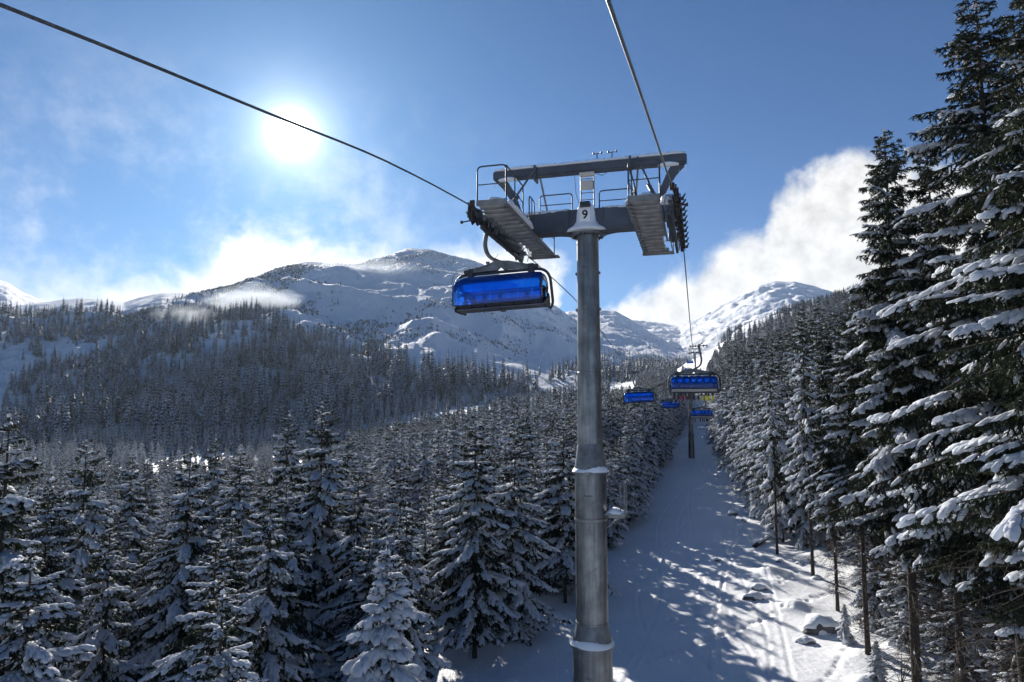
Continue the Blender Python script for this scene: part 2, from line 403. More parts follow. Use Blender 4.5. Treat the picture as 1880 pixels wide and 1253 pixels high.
# ------------------------------------------------------------------ spruces
def ico(sub):
    bm = bmesh.new(); bmesh.ops.create_icosphere(bm, subdivisions=sub, radius=1)
    v = np.array([x.co[:] for x in bm.verts]); f = np.array([[q.index for q in p.verts] for p in bm.faces]); bm.free(); return v, f
ICO = {1: ico(1), 2: ico(2), 3: ico(3)}
def unit(a): return a/np.maximum(np.linalg.norm(a, axis=-1, keepdims=True), 1e-9)
def lumps(rg, c, d, a, b_, h, sub=2, jit=.16):
    """snow lumps at c, long axis d (n,3), half sizes a,b,h"""
    tv, tf = ICO[sub]; n = len(c)
    e1 = unit(d); e2 = unit(np.cross(e1, np.array([0, 0, 1.])+1e-4)); e3 = np.cross(e2, e1)
    loc = np.repeat(tv[None], n, 0).copy()
    ph = rg.uniform(0, 6.28, (n, 1, 3))
    w = 1+jit*(np.sin(3.1*loc[..., 0:1]+ph[..., 0:1])*np.sin(3.7*loc[..., 1:2]+ph[..., 1:2]) + .8*np.sin(6*loc[..., 0:1]+ph[..., 2:3])) + rg.normal(0, jit*.35, (n, len(tv), 1))
    loc = loc*w
    loc[..., 2] = np.where(loc[..., 2] < 0, loc[..., 2]*.45, loc[..., 2])
    P = c[:, None]+loc[..., 0:1]*e1[:, None]*a[:, None, None]+loc[..., 1:2]*e2[:, None]*b_[:, None, None]+loc[..., 2:3]*e3[:, None]*h[:, None, None]
    # edges sag
    P[..., 2] -= (np.abs(loc[..., 1])**2)*b_[:, None]*.55
    Fc = tf[None]+(np.arange(n)*len(tv))[:, None, None]
    return P.reshape(-1, 3), Fc.reshape(-1, 3)
class Acc:
    def __init__(s): s.V = []; s.F = {}; s.n = 0
    def add(s, V, Fc, m=0):
        s.V.append(np.asarray(V, np.float32)); s.F.setdefault((Fc.shape[1], m), []).append(np.asarray(Fc, np.int64)+s.n); s.n += len(V)
    def mesh(s, name, mats, smooth): 
        return npmesh(name, np.concatenate(s.V), [(np.concatenate(f), k[1]) for k, f in s.F.items()], mats, smooth)
def tubes(acc, A, B, r0, r1, n=4, m=0, mid=None):
    """straight thin tapered tubes A->B (k,3)"""
    k = len(A)
    if not k: return
    d = unit(B-A); a = unit(np.cross(d, np.array([.13, .21, .97]))); b_ = np.cross(d, a)
    st = [(A, r0), (B, r1)] if mid is None else [(A, r0), (mid, (r0+r1)/2), (B, r1)]
    R = []
    for p, r in st:
        r = np.broadcast_to(r, (k,))
        for j in range(n):
            an = 2*PI*j/n; R.append(p+(a*math.cos(an)+b_*math.sin(an))*r[:, None])
    ns = len(st); V = np.stack(R, 1)          # k, ns*n, 3
    q = np.array([[i*n+j, i*n+(j+1) % n, (i+1)*n+(j+1) % n, (i+1)*n+j] for i in range(ns-1) for j in range(n)])
    acc.add(V.reshape(-1, 3), (q[None]+(np.arange(k)*ns*n)[:, None, None]).reshape(-1, 4), m)

def spruce(seed, H, R, base, whorl=.42, per=6, tsp=.16, npm=55, nl=.09, nw=.016, snowp=.8, snow_s=1., sub=2, hang=.45, second=False, dead=0, pad=.13, pad_s=1., twsnow=.55, topsnow=.45, el_top=25, el_bot=-18, power=.8, irregular=.15, trunk_r=None, droop=.32):
    rg = rs(seed)
    h = []; ph = []; z = H-.3; i = -1
    while z > base:
        i += 1; z -= whorl*(.5+.5*min(1, (H-z)/(H-base)*2.2))
        k = per if i > 2 else 4
        p0 = rg.uniform(0, 6.28)
        for j in range(k): h.append(z+rg.normal(0, whorl*.28)); ph.append(p0+j*2*PI/k+rg.normal(0, .28))
    h = np.clip(np.array(h), base*.9, H-.15); ph = np.array(ph)
    t = (H-h)/(H-base)
    side = 1+irregular*np.sin(ph*2+seed)+irregular*.8*np.sin(h*1.7+ph)
    Lb = R*np.clip(t, .02, 1)**power*side*rg.uniform(.72, 1.12, len(h))*np.where(t > .88, 1-.5*(t-.88)/.12, 1)
    Lb = np.maximum(Lb, .16)
    el = np.tan(np.radians(el_top+(el_bot-el_top)*t**.6+rg.normal(0, 5, len(h))))
    c2 = droop*rg.uniform(.6, 1.4, len(h))*np.clip(t*2.5, .15, 1); c3 = c2*.45
    er = np.stack([np.cos(ph), np.sin(ph), 0*ph], 1); et = np.stack([-np.sin(ph), np.cos(ph), 0*ph], 1)
    bend = rg.normal(0, .08, len(h))
    def pos(i, s):
        s = np.asarray(s); l = Lb[i]
        return er[i]*(l*s)[:, None]+et[i]*(l*bend[i]*s*s)[:, None]+np.stack([0*s, 0*s, h[i]+l*(el[i]*s-c2[i]*s*s+c3[i]*s**3)], 1)
    def tan(i, s):
        return unit(er[i]+et[i]*(2*bend[i]*s)[:, None]+np.stack([0*s, 0*s, el[i]-2*c2[i]*s+3*c3[i]*s*s], 1))
    nb = len(h); idx = np.arange(nb)
    crown = Acc(); sn = Acc(); tk = Acc()
    # trunk
    tr = trunk_r or (.0066*H+.02); nz = 14; zz = np.linspace(-.6, H, nz); rr = tr*(1-zz.clip(0)/H)**.85+.012
    rr[0] *= 1.25
    wob = np.stack([.12*np.sin(zz*.35+seed), .12*np.cos(zz*.3+2*seed), 0*zz], 1)*((zz/H).clip(0)*(1-zz/H))[:, None]*2
    an = np.arange(10)*2*PI/10; ring = np.stack([np.cos(an), np.sin(an), 0*an], 1)
    Vt = (ring[None]*rr[:, None, None]+wob[:, None]+np.stack([0*zz, 0*zz, zz], 1)[:, None]).reshape(-1, 3)
    q = np.array([[i*10+j, i*10+(j+1) % 10, (i+1)*10+(j+1) % 10, (i+1)*10+j] for i in range(nz-1) for j in range(10)])
    tk.add(Vt, q)
    # bough stems
    for a_, b_ in ((0, .35), (.35, .7), (.7, 1.)):
        tubes(tk, pos(idx, np.full(nb, a_)), pos(idx, np.full(nb, b_)), (.012+.012*Lb)*(1-a_*.8), (.012+.012*Lb)*(1-b_*.8), 4)
    # twigs
    cnt = np.maximum((Lb/tsp).astype(int), 2); ii = np.repeat(idx, cnt*2)
    within = np.concatenate([np.arange(c*2) for c in cnt]); sd = np.where(within % 2 == 0, 1., -1.); s = ((within//2)+rg.uniform(.2, .8, len(ii)))/cnt[ii]*.9+.1
    lt = (.42*Lb[ii]*(1.02-s)**.8*np.clip(s*4, .4, 1)+.1)*rg.uniform(.65, 1.15, len(ii)); lt = np.minimum(lt, .75)
    A = pos(ii, s); Tn = tan(ii, s); ang = np.radians(rg.uniform(38, 62, len(ii)))
    D = unit(Tn*np.cos(ang)[:, None]+et[ii]*(sd*np.sin(ang))[:, None]+np.array([0, 0, -1.])*(hang*rg.uniform(.3, 1.5, len(ii))*np.clip(t[ii]*3, .1, 1))[:, None])
    # tips of the boughs
    A = np.r_[A, pos(idx, np.full(nb, .8)), np.array([[0, 0, H-.45]])]; D = np.r_[D, tan(idx, np.full(nb, .9)), np.array([[0, 0, 1.]])]; lt2 = np.r_[lt, .22*Lb+.08, [.45]]
    if second:
        k = 3; jj = np.repeat(np.arange(len(A)), k); s2 = rg.uniform(.25, .95, len(jj))
        A2 = A[jj]+D[jj]*(lt2[jj]*s2)[:, None]; sd2 = np.where(np.arange(len(jj)) % 2, 1., -1.)[:, None]
        sv = unit(np.cross(D[jj], np.array([0, 0, 1.])))
        D2 = unit(D[jj]*.7+sv*sd2*.7+np.array([0, 0, -1.])*rg.uniform(.1, 1.3, (len(jj), 1)))
        A = np.r_[A, A2]; D = np.r_[D, D2]; lt2 = np.r_[lt2, lt2[jj]*.45]
    B = A+D*lt2[:, None]
    # twig cores: two crossed slim blades
    for w_ in (0, 1):
        sv = unit(np.cross(D, np.array([0, 0, 1.])+rg.normal(0, .2, (len(D), 3))))
        if w_: sv = np.cross(sv, D)
        wv = sv*(nw*1.5)
        V4 = np.stack([A-wv, A+wv, B+wv*.3, B-wv*.3], 1).reshape(-1, 3)
        crown.add(V4, np.arange(len(A)*4).reshape(-1, 4))
    c = np.maximum((lt2*npm).astype(int), 3); kk = np.repeat(np.arange(len(A)), c)
    tt = rg.uniform(.02, 1.02, len(kk)); P = A[kk]+D[kk]*(lt2[kk]*tt)[:, None]
    rv = unit(rg.normal(0, 1, (len(kk), 3))); dn = unit(D[kk]*.75+rv*.75+np.array([0, 0, -.15]))
    sv = unit(np.cross(dn, rg.normal(0, 1, (len(kk), 3))))*nw*rg.uniform(.6, 1.3, (len(kk), 1))
    ln = nl*rg.uniform(.6, 1.25, (len(kk), 1))
    crown.add(np.stack([P-sv, P+sv, P+dn*ln], 1).reshape(-1, 3), np.arange(len(kk)*3).reshape(-1, 3))
    # snow: pads along the bough, fingers on the twigs
    load = np.clip(rg.normal(.85, .3, nb), .25, 1.5)*snow_s*np.clip(topsnow+t*1.2, 0, 1.1)
    bare = rg.rand(nb) > snowp; load[bare] *= .25
    cn = np.maximum((Lb/pad).astype(int)*3, 2); bi = np.repeat(idx, cn)
    sj = rg.uniform(.16, 1.02, len(bi)); keep = (load[bi] > .35) & (rg.rand(len(bi)) < .35+.5*load[bi]+.3*np.sin(sj*9+ph[bi]*5)); bi = bi[keep]; sj = sj[keep]
    wd = np.minimum((.035+.105*Lb[bi]*np.sin(np.clip(sj, 0, 1)*PI*.8+.35).clip(.1)), .24)*np.minimum(load[bi], 1.15)
    la = rg.uniform(-1, 1, len(bi)); C = pos(bi, sj)+et[bi]*(la*wd)[:, None]
    sz = (.5+.5*rg.rand(len(bi)))*np.clip(.45+Lb[bi]*.35, .4, 1.15)*pad_s
    hh = .085*sz*np.minimum(load[bi], 1.2); C[:, 2] += hh*.3-np.abs(la)**1.6*wd*.75+rg.normal(0, .012, len(bi))
    dd = unit(tan(bi, sj)+et[bi]*(la*rg.uniform(.2, 1.1, len(bi)))[:, None]-np.array([0, 0, 1])*(np.abs(la)*.55)[:, None])
    Vs, Fs = lumps(rg, C, dd, .22*sz, .1*sz, hh, sub); sn.add(Vs, Fs)
    pr = load[ii]*twsnow; keep = (rg.rand(len(ii)) < pr) & (lt > .12)
    a2 = A[:len(ii)][keep]; d2 = D[:len(ii)][keep]; l2 = lt[keep]; ld = load[ii][keep]
    f = rg.uniform(.4, .7, len(a2)); C = a2+d2*(l2*f)[:, None]; C[:, 2] += .015
    Vs, Fs = lumps(rg, C, d2, l2*.5*rg.uniform(.7, 1.1, len(a2)), (.035+.1*l2)*rg.uniform(.7, 1.3, len(a2)), (.03+.06*l2)*(.5+.6*ld), max(sub-1, 1)); sn.add(Vs, Fs)
    Vs, Fs = lumps(rg, np.array([[0, 0, H-.1], [0, .03, H-.4]]), np.array([[1, 0, .1], [0, 1, .1]]), np.array([.05, .1]), np.array([.05, .09]), np.array([.1, .12]), 2); sn.add(Vs, Fs)
    # dead lower branches
    if dead:
        dh = rg.uniform(1.2, base+1.5, dead); dp = rg.uniform(0, 6.28, dead); dl = rg.uniform(.5, 2.6, dead)*(.6+.4*dh/base)
        A0 = np.stack([.05*np.cos(dp), .05*np.sin(dp), dh], 1); mid = A0+np.stack([np.cos(dp)*dl*.5, np.sin(dp)*dl*.5, dl*rg.uniform(-.1, .12, dead)], 1)
        B0 = A0+np.stack([np.cos(dp+.1)*dl, np.sin(dp+.1)*dl, dl*rg.uniform(-.45, 0, dead)], 1)
        tubes(tk, A0, B0, .016, .004, 4, mid=mid)
        k = 7; jj = np.repeat(np.arange(dead), k); s_ = rg.uniform(.25, .98, len(jj))[:, None]
        Pm = np.where(s_ < .5, A0[jj]+(mid[jj]-A0[jj])*s_*2, mid[jj]+(B0[jj]-mid[jj])*(s_*2-1))
        dd = unit(unit(B0[jj]-A0[jj])+rg.normal(0, .7, (len(jj), 3)))*rg.uniform(.15, .6, (len(jj), 1))
        tubes(tk, Pm, Pm+dd, .006, .002, 3)
        m_ = rg.rand(dead) < .3; Pq = (A0+(mid-A0)*.9)[m_]; Pq[:, 2] += .02
        Vs, Fs = lumps(rg, Pq, (B0-A0)[m_], rg.uniform(.06, .2, m_.sum()), rg.uniform(.018, .035, m_.sum()), rg.uniform(.02, .035, m_.sum()), 2); sn.add(Vs, Fs)
    return tk.mesh('trunk', [M['bark']], True), crown.mesh('crown', [M['needle']], False), sn.mesh('snow_load', [M['snow']], True), H

def far_spruce(seed, H, R, layers, k, frost=.5):
    """small spruce for distant stands: whorls of drooping boughs, frosted on top. returns V, tris, mat index"""
    rg = rs(seed); V = []; Fc = []; mi = []
    def tri(p, m): 
        n = len(V); V.extend(p); Fc.append((n, n+1, n+2)); mi.append(m)
    for i in range(layers):
        t = (i+.6)/layers; z = H*(1-t*.9); r = R*t**.8*rg.uniform(.8, 1.15)
        p0 = rg.uniform(0, 6.28)
        for j in range(k):
            a = p0+j*2*PI/k+rg.normal(0, .15); rr = r*rg.uniform(.7, 1.2); w = 2.2*PI/k*.5
            dz = -rr*rg.uniform(.35, .8)-.03*H/layers
            c = np.array([0, 0, z+H/layers*.35]); tip = np.array([rr*math.cos(a), rr*math.sin(a), z+dz])
            m1 = np.array([rr*.62*math.cos(a-w), rr*.62*math.sin(a-w), z+dz*.55]); m2 = np.array([rr*.62*math.cos(a+w), rr*.62*math.sin(a+w), z+dz*.55])
            f = 1 if rg.rand() < frost else 0
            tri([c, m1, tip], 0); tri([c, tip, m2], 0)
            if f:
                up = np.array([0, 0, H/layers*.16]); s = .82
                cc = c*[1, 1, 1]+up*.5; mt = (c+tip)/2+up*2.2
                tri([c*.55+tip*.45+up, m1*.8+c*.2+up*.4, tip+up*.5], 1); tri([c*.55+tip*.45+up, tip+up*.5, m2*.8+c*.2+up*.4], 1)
    # trunk
    r = .012*H
    for j in range(4):
        a, b_ = j*PI/2, (j+1)*PI/2
        tri([np.array([r*math.cos(a), r*math.sin(a), -.8]), np.array([r*math.cos(b_), r*math.sin(b_), -.8]), np.array([0, 0, H])], 2)
    return np.array(V, np.float32), np.array(Fc), np.array(mi)
def scatter(name, variants, P, S, ROT, label, cat, mats, WS=None):
    rg = rs(3); vi = rg.randint(0, len(variants), len(P)); Vs = []; Fs = []; Ms = []; n = 0
    WS = S if WS is None else WS
    for k, (tv, tf, tm) in enumerate(variants):
        sel = np.where(vi == k)[0]
        if not len(sel): continue
        c, s_ = np.cos(ROT[sel])[:, None], np.sin(ROT[sel])[:, None]
        x = (tv[None, :, 0]*c-tv[None, :, 1]*s_)*WS[sel][:, None]+P[sel, 0:1]; y = (tv[None, :, 0]*s_+tv[None, :, 1]*c)*WS[sel][:, None]+P[sel, 1:2]
        z = tv[None, :, 2]*S[sel][:, None]+P[sel, 2:3]
        Vs.append(np.stack([x, y, z], -1).reshape(-1, 3)); Fs.append((tf[None]+(np.arange(len(sel))*len(tv))[:, None, None]).reshape(-1, 3)+n); Ms.append(np.tile(tm, len(sel))); n += len(sel)*len(tv)
    Vs = np.concatenate(Vs); Fs = np.concatenate(Fs); Ms = np.concatenate(Ms)
    o = obj(name, npmesh(name, Vs, [(Fs[Ms == q], q) for q in range(len(mats)) if (Ms == q).any()], mats))
    return tag(o, label, cat, kind='stuff')

def gn_forest(name, srcs, P, RZ, SC, KIND, label, cat):
    """many trees as one object: points carrying whole trees"""
    me = bpy.data.meshes.new(name); me.vertices.add(len(P)); me.vertices.foreach_set('co', np.ascontiguousarray(P, np.float32).ravel())
    a = me.attributes.new('rot', 'FLOAT_VECTOR', 'POINT'); r_ = np.zeros((len(P), 3), np.float32); r_[:, 2] = RZ; a.data.foreach_set('vector', r_.ravel())
    a = me.attributes.new('size', 'FLOAT_VECTOR', 'POINT'); a.data.foreach_set('vector', np.ascontiguousarray(SC, np.float32).ravel())
    a = me.attributes.new('variety', 'INT', 'POINT'); a.data.foreach_set('value', np.asarray(KIND, np.int32))
    o = obj(name, me); ng = bpy.data.node_groups.new(name, 'GeometryNodeTree')
    ng.interface.new_socket('Geometry', in_out='INPUT', socket_type='NodeSocketGeometry'); ng.interface.new_socket('Geometry', in_out='OUTPUT', socket_type='NodeSocketGeometry')
    gi = ng.nodes.new('NodeGroupInput'); go = ng.nodes.new('NodeGroupOutput'); join = ng.nodes.new('GeometryNodeJoinGeometry')
    def attr(n, t):
        x = ng.nodes.new('GeometryNodeInputNamedAttribute'); x.data_type = t; x.inputs['Name'].default_value = n; return x.outputs['Attribute']
    rot, size, var = attr('rot', 'FLOAT_VECTOR'), attr('size', 'FLOAT_VECTOR'), attr('variety', 'INT')
    for k, parts in enumerate(srcs):
        tree_ = ng.nodes.new('GeometryNodeJoinGeometry')
        for p in parts:
            oi = ng.nodes.new('GeometryNodeObjectInfo'); oi.transform_space = 'ORIGINAL'; oi.inputs['Object'].default_value = p; oi.inputs['As Instance'].default_value = True
            ng.links.new(oi.outputs['Geometry'], tree_.inputs[0])
        g2 = ng.nodes.new('GeometryNodeGeometryToInstance'); ng.links.new(tree_.outputs[0], g2.inputs[0])
        eq = ng.nodes.new('FunctionNodeCompare'); eq.data_type = 'INT'; eq.operation = 'EQUAL'
        ng.links.new(var, eq.inputs[2]); eq.inputs[3].default_value = k
        ip = ng.nodes.new('GeometryNodeInstanceOnPoints'); ng.links.new(gi.outputs[0], ip.inputs['Points']); ng.links.new(eq.outputs[0], ip.inputs['Selection'])
        ng.links.new(g2.outputs[0], ip.inputs['Instance'])
        er = ng.nodes.new('FunctionNodeEulerToRotation'); ng.links.new(rot, er.inputs[0]); ng.links.new(er.outputs[0], ip.inputs['Rotation']); ng.links.new(size, ip.inputs['Scale'])
        ng.links.new(ip.outputs[0], join.inputs[0])
    ng.links.new(join.outputs[0], go.inputs[0])
    md = o.modifiers.new('forest', 'NODES'); md.node_group = ng
    return tag(o, label, cat, kind='stuff')

# ------------------------------------------------------------------ tree stock
TALL = dict(whorl=.5, per=6, tsp=.13, npm=50, nl=.1, nw=.014, second=True, sub=2, dead=210, power=.62, irregular=.2, hang=1.15, snowp=.45, snow_s=1.25, el_top=22, el_bot=-16, droop=.34, pad=.1, pad_s=.9, twsnow=.22)
YOUNG = dict(whorl=.62, per=6, tsp=.15, npm=40, nl=.12, nw=.018, second=True, sub=2, dead=14, power=.78, el_top=30, el_bot=-24, snowp=.88, snow_s=1.1, droop=.42, hang=1.1, twsnow=.42, topsnow=.9, pad=.1, pad_s=.95, irregular=.22)
MID = dict(whorl=.6, per=6, tsp=.26, npm=22, nl=.2, nw=.035, sub=2, dead=0, power=.75, el_bot=-24, snowp=.9, snow_s=1.15, hang=.8, pad=.3, pad_s=1.5, twsnow=.35, topsnow=.9)
MIDTALL = dict(whorl=.62, per=6, tsp=.26, npm=20, nl=.2, nw=.035, sub=2, dead=40, power=.6, el_bot=-18, snowp=.75, snow_s=1.0, hang=.9, pad=.3, pad_s=1.6, twsnow=.15)
STOCK = {}
for n_, (H, R, b_, kw) in {'tall0': (22, 2.9, 6.6, TALL), 'tall1': (23, 3.1, 9., TALL), 'tall2': (20, 2.6, 5.8, TALL),
        'young0': (14, 3.2, 1.2, YOUNG), 'young1': (14, 2.7, 2.0, dict(YOUNG, power=.7)), 'young2': (13, 3.0, 1., dict(YOUNG, power=.9, droop=.42)), 'young3': (15, 2.9, 3., dict(YOUNG, irregular=.3)),
        'small': (9.5, 1.9, .6, dict(YOUNG, whorl=.4, snow_s=1.5, snowp=.97, droop=.45, el_bot=-30, pad_s=1.75, twsnow=.6)),
        'mid0': (14, 2.5, 1.5, MID), 'mid1': (14, 2.1, 2.2, MID), 'mid2': (13, 2.6, 1., MID),
        'midtall0': (19, 2.2, 6., MIDTALL), 'midtall1': (18, 1.9, 7., MIDTALL)}.items():
    STOCK[n_] = spruce(len(n_)*7+ord(n_[-1])*3, H, R, b_, **kw)
    print(n_, round(time.time()-T0, 1), sum(len(m_.polygons) for m_ in STOCK[n_][:3]))
PLACED = []            # (u, v, radius)
TREES = []             # deferred: (stock, u, v, height, label, group)
def put(kind, u, v, h, label=None, group=None, rad=1.6, wide=1., rz=None):
    TREES.append((kind, u, v, h, label, group, wide, rz)); PLACED.append((u, v, rad))
def hero(kind, px, py, Yd, label, wide=1., group=None, rz=None, rad=1.5):
    """tree whose tip shows at (px, py), standing Yd metres out"""
    p = at(px, py, Yd); u, v = UV(p[0], p[1]); g_ = gz(u, v); put(kind, u, v, p[2]-g_, label, group, rad, wide, rz)
# right of the run, by the camera
hero('tall1', 1905, -70, 15.5, 'tallest snow-laden spruce at the right edge of the photo, cut off by the frame', 1.05)
hero('tall0', 1790, -20, 20.5, 'tall dark spruce whose tip touches the top edge of the photo', 1.1)
hero('tall0', 1622, 232, 27, 'tall spruce with a ragged pointed tip standing against the big white cloud', 1.05, rz=2.1)
hero('tall2', 1700, 250, 25, 'dark spruce wedged between the two tallest spruces on the right', .95)
hero('tall1', 1560, 560, 33, 'medium spruce with a bare lower trunk in front of the white cloud, nearest the run', .8, rz=1)
hero('tall2', 1840, 330, 24, 'spruce standing half behind the tallest spruce at the right edge', 1., rz=3)
hero('tall2', 1950, 420, 19, 'spruce cut off by the right edge with low snowy boughs', 1., rz=4)
hero('midtall0', 1470, 560, 46, 'slim spruce with a long bare trunk rising from the sunlit snow beside the run', .8)
hero('midtall1', 1412, 640, 52, 'thin bare-trunked spruce nearest the snowy log beside the run', .8)
hero('tall2', 1512, 590, 40, 'spruce with drooping snowy lower boughs just behind the first bare-trunked one', .75, rz=5)
hero('tall0', 1640, 420, 36, 'spruce deeper in the right-hand wood, seen between the tall trunks', .85, rz=.4)
# left of the run, nearest the camera
for k_, px, py, Yd, w_, lb in [
    ('young0', 18, 752, 21, 1.2, 'big snow-clumped spruce at the left edge of the photo'),
    ('young2', 205, 935, 25, 1., 'rounded snowy spruce low in front of the left-hand stand, next to the edge tree'),
    ('young1', 160, 803, 34, 1.05, 'dark pointed spruce behind the rounded snowy one near the left edge'),
    ('young0', 352, 815, 31, 1.1, 'broad spruce with long drooping white boughs in the middle of the left-hand stand'),
    ('young3', 443, 812, 38, 1., 'spruce with a frosted top just right of the broad drooping one'),
    ('young2', 428, 925, 29, 1., 'lower spruce with snow-streaked boughs in front of the frosted-top one'),
    ('young1', 592, 733, 39, 1.15, 'tallest spruce of the left-hand stand, slim tip reaching the far hillside'),
    ('young3', 531, 750, 44, 1., 'second tallest slim-tipped spruce, just left of the tallest in the left-hand stand'),
    ('small', 712, 985, 21, 1., 'small rounded spruce smothered in thick snow, low in the middle of the photo'),
    ('young2', 735, 832, 36, .95, 'grey-white spruce behind the small snow-smothered one'),
    ('young3', 660, 848, 37, 1., 'dense spruce between the tallest one and the grey-white one'),
    ('young1', 874, 760, 35, 1.1, 'sharp-tipped snowy spruce left of the lift tower'),
    ('young0', 945, 782, 37, 1., 'full snowy spruce between the sharp-tipped one and the lift tower'),
    ('young3', 1035, 770, 43, 1., 'spruce whose right side is hidden by the lift tower pole'),
    ('young2', 815, 812, 62, .9, 'slim pale spruce by the gap in the trees left of the sharp-tipped one'),
    ('young3', 640, 785, 55, .85, 'narrow spruce tip just right of the tallest one in the left-hand stand'),
    ('young1', 397, 795, 47, .9, 'spruce tip showing between the broad drooping and the frosted-top spruces'),
    ('young0', 245, 828, 46, .9, 'spruce showing between the dark pointed one and the broad drooping one'),
    ('young2', 95, 860, 29, 1., 'spruce with clumped snow just right of the big edge tree'),
    ('young3', 272, 838, 52, .8, 'thin spruce tip close to the shaded snow hollow'),
    ('young1', 965, 745, 58, .9, 'spruce tip rising behind the full snowy one by the tower'),
    ('young0', 60, 985, 19, 1., 'low snowy spruce crown in the bottom left corner'),
    ('young3', 1010, 742, 64, .9, 'spruce tip closest to the left side of the tower pole')]:
    hero(k_, px, py, Yd, lb, w_)

for q_, (px, py, Yd) in enumerate([(1602,905,37),(1655,930,33),(1718,900,36),(1762,950,30),(1800,880,38),(1838,935,29),(1868,980,25),(1690,985,44),(1575,880,46),(1740,860,48),(1648,862,50)]):
    hero(('young2', 'mid0', 'young1')[q_ % 3], px, py, Yd, 'small snowy understorey spruce among the bare trunks at lower right', .8, 'small understorey spruces among the bare trunks', rad=.6)
def free(u, v, d):
    for (a, b_, r) in PLACED:
        if (a-u)**2+(b_-v)**2 < (d+r*.5)**2: return False
    return True
def edge_l(v): return float(np.interp(v, [30, 34, 45, 60, 120, 200, 330], [-10, -8.5, -7.6, -6.9, -6.7, -6.2, -6.6]))-.4*math.sin(v/7.)
def edge_r(v): return float(np.interp(v, [25, 41, 55, 62, 92, 120, 160, 330], [10, 8.2, 6.6, 5.2, 3.8, 2.7, 2.2, 2.6]))
SKYL = [(-200,740),(0,850),(160,850),(300,880),(500,850),(600,840),(700,860),(790,880),(850,850),(950,800),(1060,755),(1130,728),(1200,708),(1250,684),(1290,680)]
SKYR = [(1290,690),(1315,640),(1340,625),(1400,615),(1450,600),(1520,520),(1600,450),(1900,300)]
rg = rs(77)
G_LEFT = 'snowy spruces of the stand left of the ski run'
G_RIGHT = 'snowy spruces of the wood right of the ski run'
G_EDGE = 'snow-plastered spruces lining the right side of the ski run'
def try_tree(u, v, side):
    X_, Y_, _ = W(u, v, 0)
    if Y_ < 14: return None
    g_ = float(ground_base(u, v)[0]); px, py = proj(X_, Y_, g_)
    if px < -60 or px > 1960: return None
    sk = SKYL if side < 0 else SKYR
    hmax = (760-np.interp(px, [a for a, _ in sk], [b_ for _, b_ in sk]))/F_PX*Y_-g_
    return g_, px, py, hmax
# rows lining the run on both sides
for v in np.arange(40, 330, 2.1):
    for side in (-1, 1):
        for row in (0, 1, 2, 3):
            vv = v+rg.uniform(-1, 1); u = (edge_l(vv)-row*2.9-rg.uniform(0, 1.2)) if side < 0 else (edge_r(vv)+row*2.9+rg.uniform(0, 1.3))
            if side > 0 and vv < 56: continue
            r_ = try_tree(u, vv, side)
            if r_ is None or not free(u, vv, 1.25 if vv < 80 else .95): continue
            g_, px, py, hm = r_
            if side < 0 and 30 < vv < 85 and rg.rand() < .1: continue
            h = min((rg.uniform(8, 11) if vv < 78 else rg.uniform(11, 15)) if side < 0 else rg.uniform(11, 15), hm)
            if h < 6: continue
            if side < 0: put('mid%d' % rg.randint(3), u, vv, h, 'snow-covered spruce lining the left side of the ski run', 'snow-covered spruces lining the left side of the ski run', 1.25, .82)
            else: put('mid%d' % rg.randint(3), u, vv, h, 'snow-plastered spruce lining the right side of the ski run', G_EDGE, 1.25, .85)
# the stands behind
n_ = 0
for _ in range(14000):
    side = -1 if rg.rand() < .62 else 1
    v = rg.uniform(12, 60)**1 if rg.rand() < .5 else rg.uniform(20, 150)
    u = rg.uniform(-75, edge_l(v)-1) if side < 0 else rg.uniform(edge_r(v)+1.5, 48)
    r_ = try_tree(u, v, side)
    if r_ is None: continue
    g_, px, py, hm = r_
    if not free(u, v, (3.1 if v < 60 else 2.1) if side < 0 else 1.): continue
    if side < 0 and u > -15 and v < 70 and rg.rand() < .2: continue
    # the little clearing left of the tower
    if side < 0 and 745 < px < 800 and W(u, v, 0)[1] < 75: continue
    if side < 0 and px > 930 and W(u, v, 0)[1] < 36: continue
    Yd = W(u, v, 0)[1]
    if side < 0:
        h = min(rg.uniform(7.5, 14.5), hm*rg.uniform(.72, 1.02))
        if h < 5.5: continue
        kind = 'young%d' % rg.randint(4) if Yd < 48 else 'mid%d' % rg.randint(3)
        put(kind, u, v, h, 'snow-laden spruce in the dense stand left of the ski run', G_LEFT, 1.4)
    else:
        if Yd < 24: continue
        h = min(rg.uniform(14, 20), hm)
        if h < 8: continue
        kind = 'midtall%d' % rg.randint(2)
        put(kind, u, v, h, 'bare-trunked spruce inside the wood right of the ski run', G_RIGHT, 1.5, .9)
# keep the ones that show largest as things
size = [t_[3]/max(W(t_[1], t_[2], 0)[1], 1) for t_ in TREES]
named = [i for i, t_ in enumerate(TREES) if t_[5] is None or t_[5].startswith('small under')]
rest = sorted([i for i in range(len(TREES)) if i not in set(named)], key=lambda i: -size[i])
